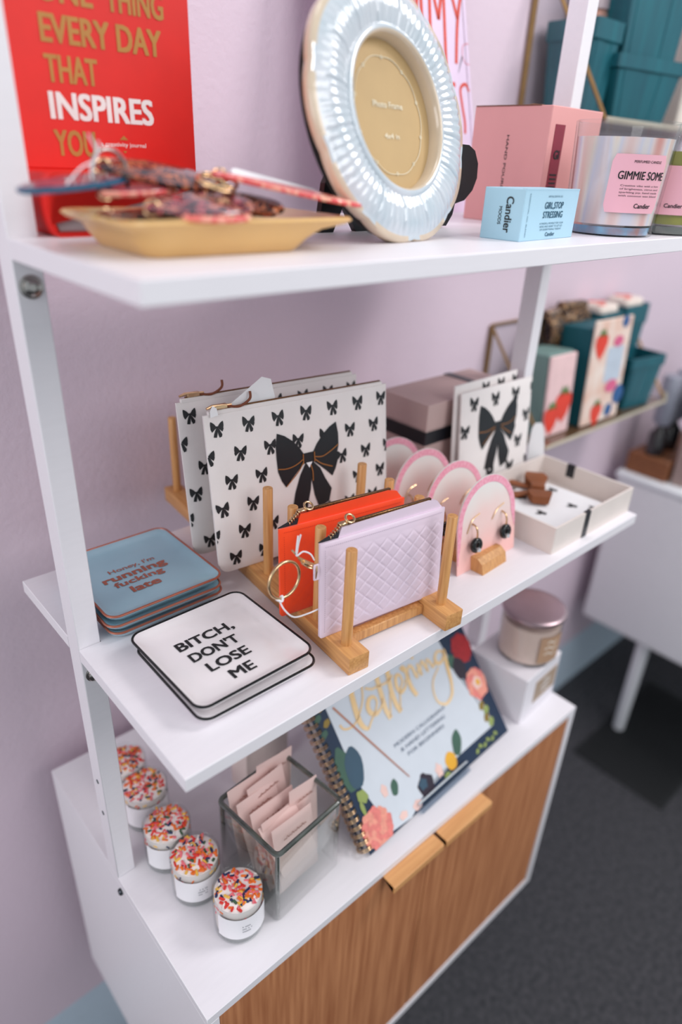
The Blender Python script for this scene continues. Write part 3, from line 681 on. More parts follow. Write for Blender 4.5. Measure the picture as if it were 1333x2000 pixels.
def key_tag(label, M, lx, wy, m1, m2=None, ring=True, th=.003):
    t = thing('key_tag', label, 'key tag', (0, 0, 0), 0, 'acetate key tags'); t.matrix_world = M
    b = MB(); n = 28
    P = []
    for i in range(n):
        a = 2 * PI * i / n; k = 1.0 if math.cos(a) > 0 else .82 + .18 * abs(math.sin(a))
        P.append((lx / 2 * math.cos(a) * (1 if abs(math.cos(a)) < .9 else 1.0), wy / 2 * math.copysign(abs(math.sin(a)) ** .75, math.sin(a)) * (1 - .28 * math.cos(a) * (math.cos(a) < 0) * -1)))
    b.rings([[(x * .97, y * .97, 0) for x, y in P], [(x, y, .0006) for x, y in P], [(x, y, th - .0006) for x, y in P], [(x * .97, y * .97, th) for x, y in P]])
    b.done('tag_body', m1, t)
    if m2:
        b = MB(); b.rings([[(x * .93, y * .93, th + .0001) for x, y in P], [(x * .93, y * .93, th + .0005) for x, y in P]]); b.done('tag_inlay', m2, t)
    if ring:
        b = MB(); b.tube([(-lx / 2 + .004 + .0045 * math.cos(2 * PI * i / 18), .0045 * math.sin(2 * PI * i / 18) * .8, th * .5 + .0032 * math.sin(2 * PI * i / 18 + .6)) for i in range(18)], .0008, 6, True); b.done('jump_ring', GOLD, t)
    return t
Q = lambda x, y, z, rz, rx=0, ry=0: T(x, y, ZT + z) @ Rz(math.radians(rz)) @ Ry(math.radians(ry)) @ Rx(math.radians(rx))
key_tag('teal edged glittery plum key tag poking out over the left of the dish', Q(0.020, 0.112, 0.0355, 8, 3, -7), .070, .036, TEALA, SPARK, False)
key_tag('dark tortoiseshell key tag on top of the pile in front of the red journal', Q(0.074, 0.112, 0.0415, -6, 16, 6), .078, .044, TORT)
key_tag('plum tortoiseshell key tag lying low at the front of the dish', Q(0.078, 0.068, 0.0265, 4, 14, -2), .076, .038, TORT2)
key_tag('pink coral key tag hanging over the front rim of the dish', Q(0.080, 0.056, 0.0215, 3, 6, 0), .048, .026, PINKA, None, False)
key_tag('coral key tag in the left of the pile under the tortoiseshell one', Q(0.056, 0.104, 0.0325, 14, 3, -3), .058, .030, PINKA, SPARK)
key_tag('long coral striped key tag poking out over the right end of the dish', Q(0.152, 0.076, 0.0350, -16, 6, 9), .108, .030, PINKA)
key_tag('black tortoiseshell key tag with gold ring in the middle of the dish', Q(0.116, 0.084, 0.0275, -24, 14, 6), .060, .034, TORT)
key_tag('plum key tag lying deep at the right of the dish', Q(0.130, 0.100, 0.0205, 20, 4, 4), .062, .032, TORT2)
key_tag('tortoiseshell key tag lying underneath at the left end of the dish', Q(0.050, 0.080, 0.0215, -30, 4, -4), .060, .032, TORT)
pc = thing('price_card', 'white price card lying across the right of the key tag pile', 'card', (0.1600, 0.1000, ZT + .0385)); pc.rotation_euler = (math.radians(22), math.radians(10), math.radians(-3))
b = MB(); b.prism([(-.040, -.008), (.042, -.008), (.042, .006), (.036, .010), (-.030, .010), (-.036, .005)], -.0006, .0002, M=Rx(-PI / 2)); b.done('card_body', PAPER, pc, smooth=0)
kr = thing('key_ring', 'silver split ring with white string standing on the key tags', 'key ring', (0.041, 0.108, ZT + .0425), math.radians(14))
ring_mesh((0, 0, 0.0005), (1, 0, 0), (0, .12, .99), .0128, .0013, 36).done('ring', STEEL, kr)
b = MB(); b.tube(catmull([(-.016, -.004, .020), (-.010, -.002, .012), (-.011, -.001, .007), (-.022, -.002, .003), (-.032, .000, -.006)], 6), .0006, 6)
b.tube(catmull([(-.009, -.003, .017), (-.011, -.002, .009), (-.0145, -.001, .003), (-.0145, -.001, -.003)], 6), .0006, 6); b.done('string', STRING, kr)
kr2 = thing('key_ring', 'small gold key ring resting on the pile in the middle of the dish', 'key ring', (0.104, 0.092, ZT + .0385), 0); kr2.rotation_euler = (math.radians(18), math.radians(8), 0)
ring_mesh((0, 0, 0), (1, 0, 0), (0, 1, 0), .0125, .0011).done('ring', GOLD, kr2)
ring_mesh((.002, .001, .0022), (1, 0, .1), (0, 1, 0), .0122, .0011).done('ring', GOLD, kr2)

# ------------------------------------------------------------------ pearl photo frame on black easel
FA, FB = math.radians(7.5), math.radians(-16.7)
pf = thing('photo_frame', 'round fluted pearl ceramic photo frame with kraft insert on the top shelf', 'picture frame', (0.2694, 0.1000, ZT + 0.0875)); pf.rotation_euler = (FB, 0, FA)
RO, RI, NF = 0.0925, 0.0540, 288
b = MB(); rings = []
for r, y, fl in ((RI - .001, .006, 0), (RI - .001, -.006, 0), (RI + .0012, -.0085, 0), (RI + .004, -.0080, 0), (RI + .0055, -.0062, .3), (RI + .014, -.0082, 1), (RI + .025, -.0078, 1), (RO - .0065, -.0052, .6), (RO - .0045, -.0045, 0), (RO - .001, -.0042, 0), (RO, -.002, 0), (RO - .0005, .004, 0), (RO - .006, .007, 0)):
    ring = []
    for i in range(NF):
        a = 2 * PI * i / NF; t = (r - RI) / (RO - RI)
        sc = 1 + .030 * max(0, t) ** 3 * (abs(math.cos(a * 5)) ** .7 - .5)
        ring.append((r * sc * math.cos(a), y - fl * .0019 * abs(math.cos(a * 40)), r * sc * math.sin(a)))
    rings.append(ring)
b.rings(rings, loop=True); bm = b.bm
for fc in bm.faces:
    c = fc.calc_center_median(); rr = math.hypot(c.x, c.z)
    fc.material_index = 1 if rr > RO - .0026 or rr < RI + .0012 else 0
b.done('frame_ring', [PEARL, RIMC], pf, smooth=60)
b = MB(); b.lathe([(0, .0035), (RI + .001, .0035), (RI + .001, .0046), (0, .0046)], 64, M=Rx(PI / 2) @ T(0, 0, -.0081)); ins = b.done('photo_insert', KRAFT, pf)
b = MB(); n = 200
pts = []
for i in range(n):
    a = 2 * PI * i / n; k = 1 + .028 * abs(math.cos(a * 5)); pts.append((.0405 * k * math.cos(a), 0.0030, .0405 * k * math.sin(a)))
b.tube(pts, .00035, 6, True)
for i in range(10):
    a = 2 * PI * (i + .5) / 10; b.tube([(.0405 * math.cos(a) + .0012 * math.cos(2 * PI * j / 10), .0030, .0405 * math.sin(a) + .0012 * math.sin(2 * PI * j / 10)) for j in range(10)], .0003, 5, True)
b.done('printed_outline', mat('cream_ink', (236, 224, 196), .6), ins)
text([("Photo Frame", 0, .006, .0046, .037, .02, 'c'), ("4x4 in", 0, -.0155, .0040, .0185, .02, 'c')], T(0, .0030, 0) @ UPR, MATS['cream_ink'], ins)
b = MB(); b.lathe([(0, 0), (RO - .010, 0), (RO - .004, .002), (RO - .004, .004), (RO - .010, .006), (0, .006)], 64, M=T(0, .0135, 0) @ Rx(PI / 2)); b.done('back_board', mat('black_board', (18, 18, 20), .6), pf)
ez = thing('display_easel', 'black scroll shaped display stand behind the pearl photo frame', 'easel', (0.343, 0.150, ZT))
P = [(.240, 0), (.257, 0), (.268, .022), (.284, 0), (.300, 0), (.312, .02), (.375, .02), (.392, .002), (.406, .002), (.414, .012), (.416, .022), (.430, .025), (.441, .034), (.446, .045), (.445, .058), (.438, .069), (.428, .0735), (.409, .074), (.38, .085), (.33, .09), (.29, .085), (.262, .065), (.246, .038)]
b = MB(); b.prism([(x - .343, z) for x, z in P], 0, .006); b.done('stand_board', mat('black_lacquer', (16, 17, 19), .35), ez, smooth=0)
# hand lettered book behind the frame
mk = thing('lilac_book', 'tall lilac book with orange hand lettering leaning behind the photo frame', 'book', (0.425, 0.3060, ZT)); mk.rotation_euler = (math.radians(-15), 0, 0)
LILB = mat('lilac_cover', (222, 200, 224), .55, var=.02); ORI = mat('orange_red_ink', (226, 70, 48), .6, var=.15, scale=300)
mw, mh = 0.236, 0.340
b = MB(); b.box(0, mw, 0, .010, 0, mh, .001, 1); b.done('cover', LILB, mk, smooth=0)
g = lambda x, z: (x, -.0004, z)
def hand(strokes, x0, z0, s, w):
    b = MB()
    for S_ in strokes: b.ribbon([(x0 + p[0] * s, z0 + p[1] * s) for p in S_], w, g, 8)
    return b
zz = 0.176
b = MB()
def st(P, w=.0052): b.ribbon(P, w, g, 8)
M_ = lambda x, z, s: [[(x, z), (x + .008, z + s)], [(x + .008, z + s), (x + .020, z + s * .5)], [(x + .020, z + s * .5), (x + .034, z + s)], [(x + .034, z + s), (x + .028, z)]]
for S_ in M_(.118, zz, .092) + M_(.160, zz - .002, .094): st(S_)
for S_ in ([(.204, zz + .088), (.217, zz + .050)], [(.232, zz + .092), (.217, zz + .050), (.208, zz)][:3]): st(S_)
st([(.180, .150), (.203, .152)]); st([(.180, .150), (.176, .105)]); st([(.178, .128), (.196, .130)]); st([(.176, .105), (.198, .106)])
st([(.236 - .006, .146), (.224, .154), (.213, .148), (.214, .130), (.217, .110), (.216, .096)], .0040)
b.done('hand_lettering', ORI, mk, smooth=0)
b = MB(); b.ribbon([(.2110, .166), (.2215, .186)], [.0006, .0022], g, 4); b.done('needle_print', mat('needle_grey', (84, 88, 104), .5), mk, smooth=0)
b = MB(); b.ribbon([(.2215, .186), (.2230, .196), (.2290, .2005), (.2350, .2010)], .0010, g, 6); b.ribbon([(.2215, .186), (.2250, .180), (.2300, .1775), (.2350, .1780)], .0008, g, 6); b.done('thread_print', mat('thread_pink', (222, 120, 130), .6), mk, smooth=0)
b = MB(); b.ribbon([(.2285, .001), (.2290, .1), (.2285, .2), (.2287, .339)], .0009, g, 4); b.done('stitch_line', mat('stitch_line_ink', (170, 140, 160), .6, var=.4, scale=150), mk, smooth=0)

# ------------------------------------------------------------------ cartons and jars at the right of the top shelf
pk = thing('pink_candle_box', 'tall pink candle carton behind the blue box on the top shelf', 'box', (0.5364, 0.1345, ZT))
b = MB(); b.box(0, .100, 0, .100, 0, .1145, .0008, 1); b.done('carton', PINKBOX, pk, smooth=0)
b = MB(); b.box(-.0006, .101, .014, .099, .1145, .1153, .0002, 1); b.prism([(0, .1153), (.098, .1153), (.09, .1175), (.01, .1170)], .03, .031); b.done('top_flap', mat('dark_flap', (120, 80, 60), .7), pk, smooth=0)
text([("HAND POURED IN", 0, 0, .0034, .070, .01, 'c')], T(-.0004, .052, .052) @ Rz(-PI / 2) @ UPR @ Rz(-PI / 2), BLACK, pk)
b = MB(); b.box(.010, .028, -.0006, 0, .020, .098); lb = b.done('label', REDLAB, pk, smooth=0)
b = MB(); 
for i in range(6): b.box(.013, .025, -.0010, -.0006, .030 + .004 * i, .0315 + .004 * i)
b.done('label_print', BLACK, lb, smooth=0)
text([('GI', .019, .066, .0085, .010, .03, 'c')], T(0, -.0010, 0) @ UPR, BLACK, lb)
bb = thing('blue_candle_box', 'small pale blue carton at the shelf edge beside the pearl frame', 'box', (0.3682, 0.0366, ZT), math.radians(5.2))
LW, LD, LH = 0.0985, 0.0395, 0.0408
b = MB(); b.box(0, LW, 0, LD, 0, LH, .0006, 1); b.done('carton', SKYBOX, bb, smooth=0)
b = MB(); b.box(.0004, LW - .0004, -.0002, .004, LH - .0006, LH + .0004); b.done('tuck_flap', SKYBOX, bb, smooth=0)
text([("GIRL,STOP", .053, .0255, .0056, .034, .014, 'c'), ("STRESSING", .053, .0180, .0056, .036, .014, 'c')], T(0, -.0004, 0) @ UPR, TEALINK, bb)
text([("NATURAL ESSENTIAL OILS", .053, .0345, .0016, .026, .0, 'c'), ("A MINDFUL MOMENT FOR YOUR", .053, .0128, .0016, .044, .0, 'c'), ("HEAD AND HEART TO LET GO", .053, .0103, .0016, .042, .0, 'c'), ("OF EVERYTHING TODAY", .053, .0078, .0016, .040, .0, 'c'), ("Candier", .053, .0030, .0034, .017, .02, 'c')], T(0, -.0004, 0) @ UPR, TEALINK, bb)
text([("ESSENTIAL OIL BLEND", 0, 0, .0014, .034, .01, 'c')], T(.0075, -.0004, LH / 2) @ UPR @ Rz(-PI / 2), TEALINK, bb)
text([("Candier", 0, .0010, .0072, .0280, .02, 'c'), ("MOODS", .001, -.0055, .0032, .0140, .012, 'c')], T(-.0004, LD / 2 - .002, LH / 2) @ Rz(-PI / 2) @ UPR @ Rz(-PI / 2), BLACK, bb)
def streaks():
    M = bpy.data.materials.new('iridescent_streaks'); M.use_nodes = True; N = M.node_tree.nodes; Lk = M.node_tree.links; bs = N['Principled BSDF']; bs.inputs['Roughness'].default_value = .16; bs.inputs['Coat Weight'].default_value = .6
    tc = N.new('ShaderNodeTexCoord'); mp = N.new('ShaderNodeMapping'); mp.inputs['Scale'].default_value = (1, 1, .05); nz = N.new('ShaderNodeTexNoise'); nz.inputs['Scale'].default_value = 42; nz.inputs['Detail'].default_value = 1
    Lk.new(tc.outputs['Object'], mp.inputs[0]); Lk.new(mp.outputs[0], nz.inputs['Vector'])
    cr = N.new('ShaderNodeValToRGB'); es = cr.color_ramp.elements; es[0].position = .3; es[0].color = lin((226, 150, 140)); es[1].position = .7; es[1].color = lin((236, 206, 190))
    for p, c in ((.42, (238, 212, 210)), (.5, (220, 214, 228)), (.58, (240, 224, 214)), (.64, (236, 192, 178))): e = es.new(p); e.color = lin(c)
    Lk.new(nz.outputs['Fac'], cr.inputs[0]); Lk.new(cr.outputs[0], bs.inputs['Base Color']); return M
STREAK = streaks()
def jar(label, loc, r0, r1, h, wax, waxlab, lines, ink, base, a0):
    t = thing('candle_jar', label, 'candle', loc)
    b = MB(); b.lathe([(0, 0), (r0 - .002, 0), (r0, .002), (r1, h - .0008), (r1 - .001, h), (r1 - .002, h - .0008), (r0 - .0024, .010), (0, .009)], 64); b.done('glass', CLEAR, t)
    b = MB(); b.lathe([(0, .0105), (r0 - .0028, .0105), (r1 - .0034, h * .86), (0, h * .86)], 64); b.done('wax', wax, t)
    b = MB(); b.lathe([(0, .0015), (r0 - .004, .0015), (r0 - .0036, .0085), (0, .0085)], 48); b.done('glass_base', base, t)
    rr = lambda z: r0 + (r1 - r0) * z / h
    wl, z0, z1 = .055, h * .22, h * .72
    b = MB(); n = 16
    rows = []
    for j in range(9):
        z = z0 + (z1 - z0) * j / 8; R = rr(z) + .0004; cut = .0025 if j in (0, 8) else 0
        rows.append([b.bm.verts.new((R * math.cos(a0 + ((-wl / 2 + cut) + (wl - 2 * cut) * i / n) / R), R * math.sin(a0 + ((-wl / 2 + cut) + (wl - 2 * cut) * i / n) / R), z)) for i in range(n + 1)])
    for j in range(8):
        for i in range(n): b.face([rows[j][i], rows[j][i + 1], rows[j + 1][i + 1], rows[j + 1][i]])
    lab = b.done('label', waxlab, t)
    if lines:
        def wp_(p): R = rr(p.y) + .0008; return Vector((R * math.cos(a0 + p.x / R), R * math.sin(a0 + p.x / R), p.y))
        text(lines, Matrix(), ink, lab, warp=wp_)
    return t
aC = math.atan2(-.3211 - .0560, -.1573 - .5570)
jar('pink pearly candle jar labelled GIMMIE standing right of the pink carton', (0.5515, 0.0565, ZT), .0440, .0490, .1000, STREAK, PINKLAB,
    [("GIMMIE SOME", .0035, .0510, .0072, .047, .018, 'c'), ("PERFUMED CANDLE", .006, .0650, .0022, .028, .01, 'c'), ("Candier", .010, .0265, .0042, .018, .02, 'c'),
     ("Creative vibe with a hint", .004, .0450, .0016, .040, 0, 'c'), ("of brightness, citrus and", .004, .0421, .0016, .040, 0, 'c'), ("sparkling joy, hand made", .004, .0392, .0016, .040, 0, 'c'), ("with coconut wax blend", .004, .0363, .0016, .040, 0, 'c')], BLACK, mat('blue_glass_base', (90, 160, 200), .1, coat=1, rgb2=(150, 110, 110), scale=50), aC + .42)
jar('olive green candle jar with pink label at the right end of the top shelf', (0.6330, 0.0400, ZT), .0400, .0430, .0900, mat('olive_wax', (164, 158, 74), .3, rgb2=(140, 136, 70)), PINKLAB, [("Candier", 0, .0265, .0040, .018, .02, 'c')], BLACK, mat('grey_glass_base', (110, 112, 108), .1, coat=1), math.atan2(-.36, -.79) + .2)

# ------------------------------------------------------------------ cabinet top: sprinkle candles
SPC = [mat('sprinkle_orange', (238, 116, 40), .4), mat('sprinkle_red', (222, 56, 50), .4), mat('sprinkle_pink', (240, 120, 130), .4), mat('sprinkle_yellow', (244, 190, 80), .4), mat('sprinkle_green', (62, 92, 66), .4), mat('sprinkle_navy', (30, 46, 90), .4), mat('sprinkle_white', (246, 236, 232), .4)]
LABW = mat('white_candle_label', (240, 236, 240), .6, var=.01)
def votive(label, loc, seed, rz):
    rnd = random.Random(seed)
    t = thing('sprinkle_candle', label, 'candle', loc, rz, 'sprinkle topped candles')
    h, R = .056, .0272
    b = MB(); b.lathe([(0, 0), (R - .002, 0), (R - .0004, .0016), (R, h - .0008), (R - .0008, h), (R - .0016, h - .0008), (R - .0022, .007), (0, .006)], 48); b.done('glass', CLEAR, t)
    b = MB(); b.lathe([(0, .0072), (R - .0026, .0072), (R - .0020, h - .0045), (R * .7, h - .0020), (R * .4, h - .0006), (0, h - .0002)], 40); b.done('wax', WAXW, t)
    b = MB(); b.lathe([(0, .001), (R - .0024, .001), (R - .0026, .0055), (0, .0055)], 40); b.done('glass_base', mat('smoky_base', (150, 150, 152), .12, coat=1), t)
    b = MB(); n = 22; a0 = math.atan2(-.85, -.52)
    for z0, z1 in ((.011, .043),):
        A = [b.bm.verts.new(((R + .0003) * math.cos(a0 - .9 + 2.2 * i / n), (R + .0003) * math.sin(a0 - .9 + 2.2 * i / n), z0)) for i in range(n + 1)]
        B = [b.bm.verts.new((v.co.x, v.co.y, z1)) for v in A]
        for i in range(n): b.face([A[i], A[i + 1], B[i + 1], B[i]])
    lab = b.done('label', LABW, t)
    b = MB()
    for k in range(3):
        for i in range(7):
            a = a0 + .1 + .055 * i; 
            if rnd.random() < .25: continue
            R2 = R + .0006; b.face([b.bm.verts.new((R2 * math.cos(q), R2 * math.sin(q), z)) for q, z in ((a, .022 + .004 * k), (a + .035, .022 + .004 * k), (a + .035, .0234 + .004 * k), (a, .0234 + .004 * k))])
    b.done('label_print', mat('grey_print', (130, 130, 140), .6), lab, smooth=0)
    b = MB()
    for k in range(120):
        rr = (R - .004) * math.sqrt(rnd.random()); a = rnd.uniform(0, 2 * PI); x, y = rr * math.cos(a), rr * math.sin(a)
        z = h - .0002 - .0048 * (rr / R) ** 2.2 + rnd.uniform(0, .0012); l = rnd.uniform(.0018, .0040); q = rnd.uniform(0, PI); d = Vector((math.cos(q), math.sin(q), rnd.uniform(-.3, .3))) * l
        b.mi = rnd.choices(range(7), (6, 4, 5, 3, 2, 2, 1))[0]
        c = Vector((x, y, z)); r = rnd.uniform(.0010, .0016); b.tube([c - d, c - d * .8, c + d * .8, c + d], [r * .5, r, r, r * .5], 6)
    o = b.done('sprinkles', SPC, t); o['kind'] = 'stuff'
    b = MB()
    b.mi = 0
    for k in range(26):
        a = rnd.uniform(0, 2 * PI); z = rnd.uniform(.030, h - .010); q = rnd.uniform(0, PI); d = Vector((-math.sin(a) * math.cos(q), math.cos(a) * math.cos(q), math.sin(q))) * .0022
        b.mi = rnd.choices(range(7), (5, 4, 4, 3, 2, 2, 0))[0]; c = Vector(((R - .0021) * math.cos(a), (R - .0021) * math.sin(a), z)); b.tube([c - d, c + d], .0009, 6)
    o = b.done('side_sprinkles', SPC, t); o['kind'] = 'stuff'
    return t
for i, (x, y, lab) in enumerate([(.0778, .0603, 'sprinkle topped votive candle at the front, nearest the glass vase corner'), (.0640, .1235, 'sprinkle topped votive candle second from the front with a curled navy sprinkle'), (.0595, .1775, 'sprinkle topped votive candle in the middle of the row'), (.0655, .2420, 'sprinkle topped votive candle fourth back, beside the white post'), (.0635, .2930, 'sprinkle topped votive candle at the very back, mostly behind the post')]):
    votive(lab, (x, y, ZB), 11 + i, 0.0)

# ------------------------------------------------------------------ glass vase and sachets
vs = thing('glass_vase', 'square clear glass vase holding pale pink sachets on the cabinet', 'vase', (0.1505, 0.0840, ZB), math.radians(5.5))
VW, VH = 0.0985, 0.1100
b = MB(); b.rings([rsq(VW - .004, VW - .004, .006, 0), rsq(VW, VW, .007, .002), rsq(VW, VW, .007, VH - .003), rsq(VW - .007, VW - .007, .0045, VH - .003), rsq(VW - .007, VW - .007, .0045, .009), rsq(VW - .010, VW - .010, .004, .007)]); b.done('glass', VASEG, vs, smooth=50)
b = MB(); b.tube([(p[0], p[1], VH - .0024) for p in rsq(VW - .0040, VW - .0040, .006, 0, 6)], .0029, 8, True); b.done('rim', VASERIM, vs)
for sx, sy in ((-1, -1), (1, -1), (-1, 1), (1, 1)):
    b = MB(); b.tube([(sx * (VW / 2 - .0045), sy * (VW / 2 - .0045), z) for z in (.004, .05, VH - .004)], .0024, 8); b.done('corner_edge', VASERIM, vs)
SACH = mat('blush_sachet', (238, 204, 198), .55, var=.03, scale=25, bump=.15, bscale=60)
cv, sv = math.cos(math.radians(5.5)), math.sin(math.radians(5.5))
def sachet(label, x, y, z, rz, rx, w, h, nm='sachet'):
    X, Y = 0.1505 + x * cv - y * sv, 0.0840 + x * sv + y * cv
    t = thing(nm, label, 'sachet', (X, Y, ZB + z), 0, 'pale pink sachets in the vase'); t.rotation_euler = (math.radians(rx), math.radians(rz), math.radians(5.5))
    b = MB(); bm = b.bm; nu, nv = 10, 12; F, K = [], []
    for s, G in ((-1, F), (1, K)):
        for j in range(nv + 1):
            G.append([bm.verts.new(((i / nu - .5) * w, s * (.0003 + .0018 * (math.sin(PI * i / nu) * math.sin(PI * j / nv)) ** .6) + .0012 * math.sin(3 * i / nu + 2 * j / nv), j / nv * h)) for i in range(nu + 1)])
    for j in range(nv):
        for i in range(nu): b.face([F[j][i], F[j][i + 1], F[j + 1][i + 1], F[j + 1][i]]); b.face([K[j][i + 1], K[j][i], K[j + 1][i], K[j + 1][i + 1]])
    for i in range(nu): b.face([F[nv][i], F[nv][i + 1], K[nv][i + 1], K[nv][i]]); b.face([F[0][i + 1], F[0][i], K[0][i], K[0][i + 1]])
    for j in range(nv): b.face([F[j][0], F[j + 1][0], K[j + 1][0], K[j][0]]); b.face([F[j + 1][nu], F[j][nu], K[j][nu], K[j + 1][nu]])
    b.done('packet', SACH, t, smooth=60)
    b = MB(); k = 9; zz = h - .017
    for i in range(k):
        x0 = (-.30 + .60 * i / k) * w
        b.ribbon([(x0, zz), (x0 + .6 * w / k * .4, zz + .0028 * (1 if i % 2 else .4)), (x0 + .6 * w / k * .9, zz)], .0008, lambda x, z: (x, -.0036, z), 3)
    b.done('print_line', ROSEG, t, smooth=0)
    return t
sl = [('pale pink sachet lying at the very front of the glass vase', -.006, -.0400, .050, -4, -38, .050, .060),
      ('pale pink sachet second from the front, just behind the lying one', -.004, -.0385, .022, 2, -14, .056, .080),
      ('pale pink sachet third from the front in the leaning fan', -.004, -.0330, .012, 2, -18, .060, .092),
      ('pale pink sachet in the middle of the leaning fan in the vase', -.006, -.0220, .010, 2, -20, .060, .098),
      ('pale pink sachet at the back of the fan, its corner by the left vase wall', -.012, -.0060, .010, 1, -20, .054, .102),
      ('pale pink sachet standing at the left back of the vase, tallest on that side', -.013, .0200, .010, 1, -11, .056, .110),
      ('pale pink sachet in the rear row, centred in the vase', .012, .0120, .010, -4, -10, .050, .108),
      ('pale pink sachet standing upright at the right wall of the vase', .022, -.0200, .010, 4, -8, .040, .106),
      ('pale pink sachet at the very back of the vase, rising highest', .018, .0320, .010, 5, -4, .052, .114)]
for a in sl: sachet(*a)
bc = thing('pink_box', 'pale printed card box standing behind the glass vase', 'box', (0.178, 0.190, ZB), math.radians(8))
b = MB(); b.box(0, .075, 0, .03, 0, .135, .001, 1); b.done('box_body', mat('blush_card', (236, 214, 210), .6, rgb2=(244, 226, 220), scale=30), bc, smooth=0)

# ------------------------------------------------------------------ lettering workbook on its acrylic easel
LA = math.atan(.8)
wb = thing('spiral_workbook', 'floral spiral bound workbook titled lettering leaning on a clear stand', 'book', (0.2330, 0.0215, ZB + 0.004)); 
wb.rotation_euler = (Rz(math.radians(2.7)) @ Rx(-LA)).to_euler()
CWd, CHt = 0.297, 0.212
NAVY = mat('navy_cover', (24, 44, 72), .35, var=.05); COVW = mat('pale_grey_cover', (214, 218, 226), .32, var=.02)
b = MB(); b.box(0.004, CWd, 0, .0012, 0, CHt, .0004, 1); cov = b.done('cover', NAVY, wb, smooth=0)
b = MB(); b.box(0.006, CWd - .003, .0016, .0125, .002, CHt - .002); b.done('page_block', PAGES, wb, smooth=0)
b = MB(); b.box(0.004, CWd, .0128, .0142, 0, CHt, .0004, 1); b.done('back_cover', NAVY, wb, smooth=0)
def lay(k): return lambda x, z: (x, -.00025 * k, z)
mmv = lambda P: [(x / 1000, z / 1000) for x, z in P]
b = MB(); b.poly(mmv([(28, 211), (28, 112), (30, 70), (45, 4), (80, .5), (103, 10), (128, 18), (151, 20.4), (188.5, 21), (275, 22), (274.4, 51), (262, 90), (246, 120), (243, 163), (238, 211)]), lay(1)); b.done('cover_panel', COVW, cov, smooth=0)
def blob(b, cx, cz, rx, rz, k, n=18, wob=0.12, ph=0, m=0, rot=0):
    b.mi = m; P = []
    for i in range(n):
        a = 2 * PI * i / n; q = 1 + wob * math.sin(a * 5 + ph); x, z = rx * q * math.cos(a), rz * q * math.sin(a)
        P.append(((cx + x * math.cos(rot) - z * math.sin(rot)) / 1000, (cz + x * math.sin(rot) + z * math.cos(rot)) / 1000))
    P = clip(P, .0042, CWd - .0002, .0003, CHt); 
    if len(P) > 2: b.poly(P, lay(k))
FLM = [mat('bloom_pink', (240, 134, 126), .5, var=.1, scale=200), mat('bloom_coral', (246, 160, 140), .5, var=.1, scale=200), mat('bloom_red', (186, 36, 44), .5, var=.2, scale=200), mat('bloom_yellow', (240, 176, 50), .5), mat('bloom_plum', (46, 34, 50), .5), mat('leaf_blue', (56, 84, 104), .5), mat('leaf_green', (66, 100, 84), .5), mat('leaf_lime', (150, 164, 90), .5), mat('bloom_blush', (246, 206, 196), .5), mat('leaf_gold', (150, 124, 60), .45, .3)]
b = MB()
blob(b, 20, 100, 12, 28, 1.2, m=6, wob=.06); blob(b, 32, 96, 13.5, 25, 2, wob=.03, m=5, rot=-.25)
blob(b, 74, 45, 6, 10, 2, wob=.04, m=6, rot=-.35); blob(b, 58, 50, 5, 8, 2, m=8); blob(b, 26, 62, 7, 9, 3, m=7, rot=.6); blob(b, 20, 50, 3, 9, 3, m=7, wob=.05)
for i in range(9):
    a = 2 * PI * i / 9; blob(b, 28 + 15 * math.cos(a), 20 + 15 * math.sin(a), 10, 10, 3 + .02 * i, m=i % 2, ph=i)
for i in range(7):
    a = 2 * PI * i / 7 + .3; blob(b, 28 + 8 * math.cos(a), 20 + 8 * math.sin(a), 7, 7, 3.6 + .02 * i, m=(i + 1) % 2, ph=i)
blob(b, 28, 20, 5, 5, 4.2, m=0); blob(b, 70, 10, 7, 5, 2.2, m=8); blob(b, 96, 8, 8, 6, 2.2, m=8)
blob(b, 121, 20, 14, 15, 2, m=4); blob(b, 117, 24, 7, 7, 2.4, m=5, wob=.2)
blob(b, 150, 24, 6, 9, 2, m=8, wob=.2); blob(b, 197, 37, 9, 17, 2, m=6, wob=.05, rot=-.5); blob(b, 175, 23, 10.5, 12, 2.5, m=3, wob=.03); blob(b, 160, 11, 6, 4, 2.6, m=7)
for i in range(6): blob(b, 226 + 9 * i, 8 + 3 * (i % 2), 4, 2.6, 2, m=7, wob=.05, rot=.6 * (-1) ** i)
for i in range(9):
    a = 2 * PI * i / 9; blob(b, 277 + 11 * math.cos(a), 140 + 13 * math.sin(a), 9, 9, 2 + .02 * i, m=2, ph=i)
blob(b, 276, 141, 9, 9, 2.4, m=2); blob(b, 258, 118, 12, 16, 2.3, m=4, wob=.05); blob(b, 250, 132, 9, 10, 1.8, m=6)
for i in range(7):
    a = 2 * PI * i / 7; blob(b, 277 + 9 * math.cos(a), 85 + 11 * math.sin(a), 12, 12, 2.6 + .02 * i, m=0 if i % 2 else 1, ph=i)
blob(b, 278, 86, 9, 9, 3, m=8); blob(b, 280, 86, 4, 5, 3.2, m=3)
for i in range(4): blob(b, 268 + 5 * (i % 2), 55 - 9 * i, 7, 5, 2.1, m=7 if i % 2 else 9, wob=.05, rot=.7)
for i in range(5): blob(b, 283 + 6 * (i % 2), 178 + 7 * i, 8, 6, 2 + .02 * i, m=(2, 0, 6, 1, 7)[i])
for i in range(6): blob(b, 12 + 9 * (i % 2), 150 + 10 * i, 6, 4, 2, m=9 if i % 2 else 6, wob=.08, rot=.5)
b.done('flower_print', FLM, cov, smooth=0)
b = MB(); g5 = lay(4.2)
WS = {'thin': .0026, 'th': .0058}
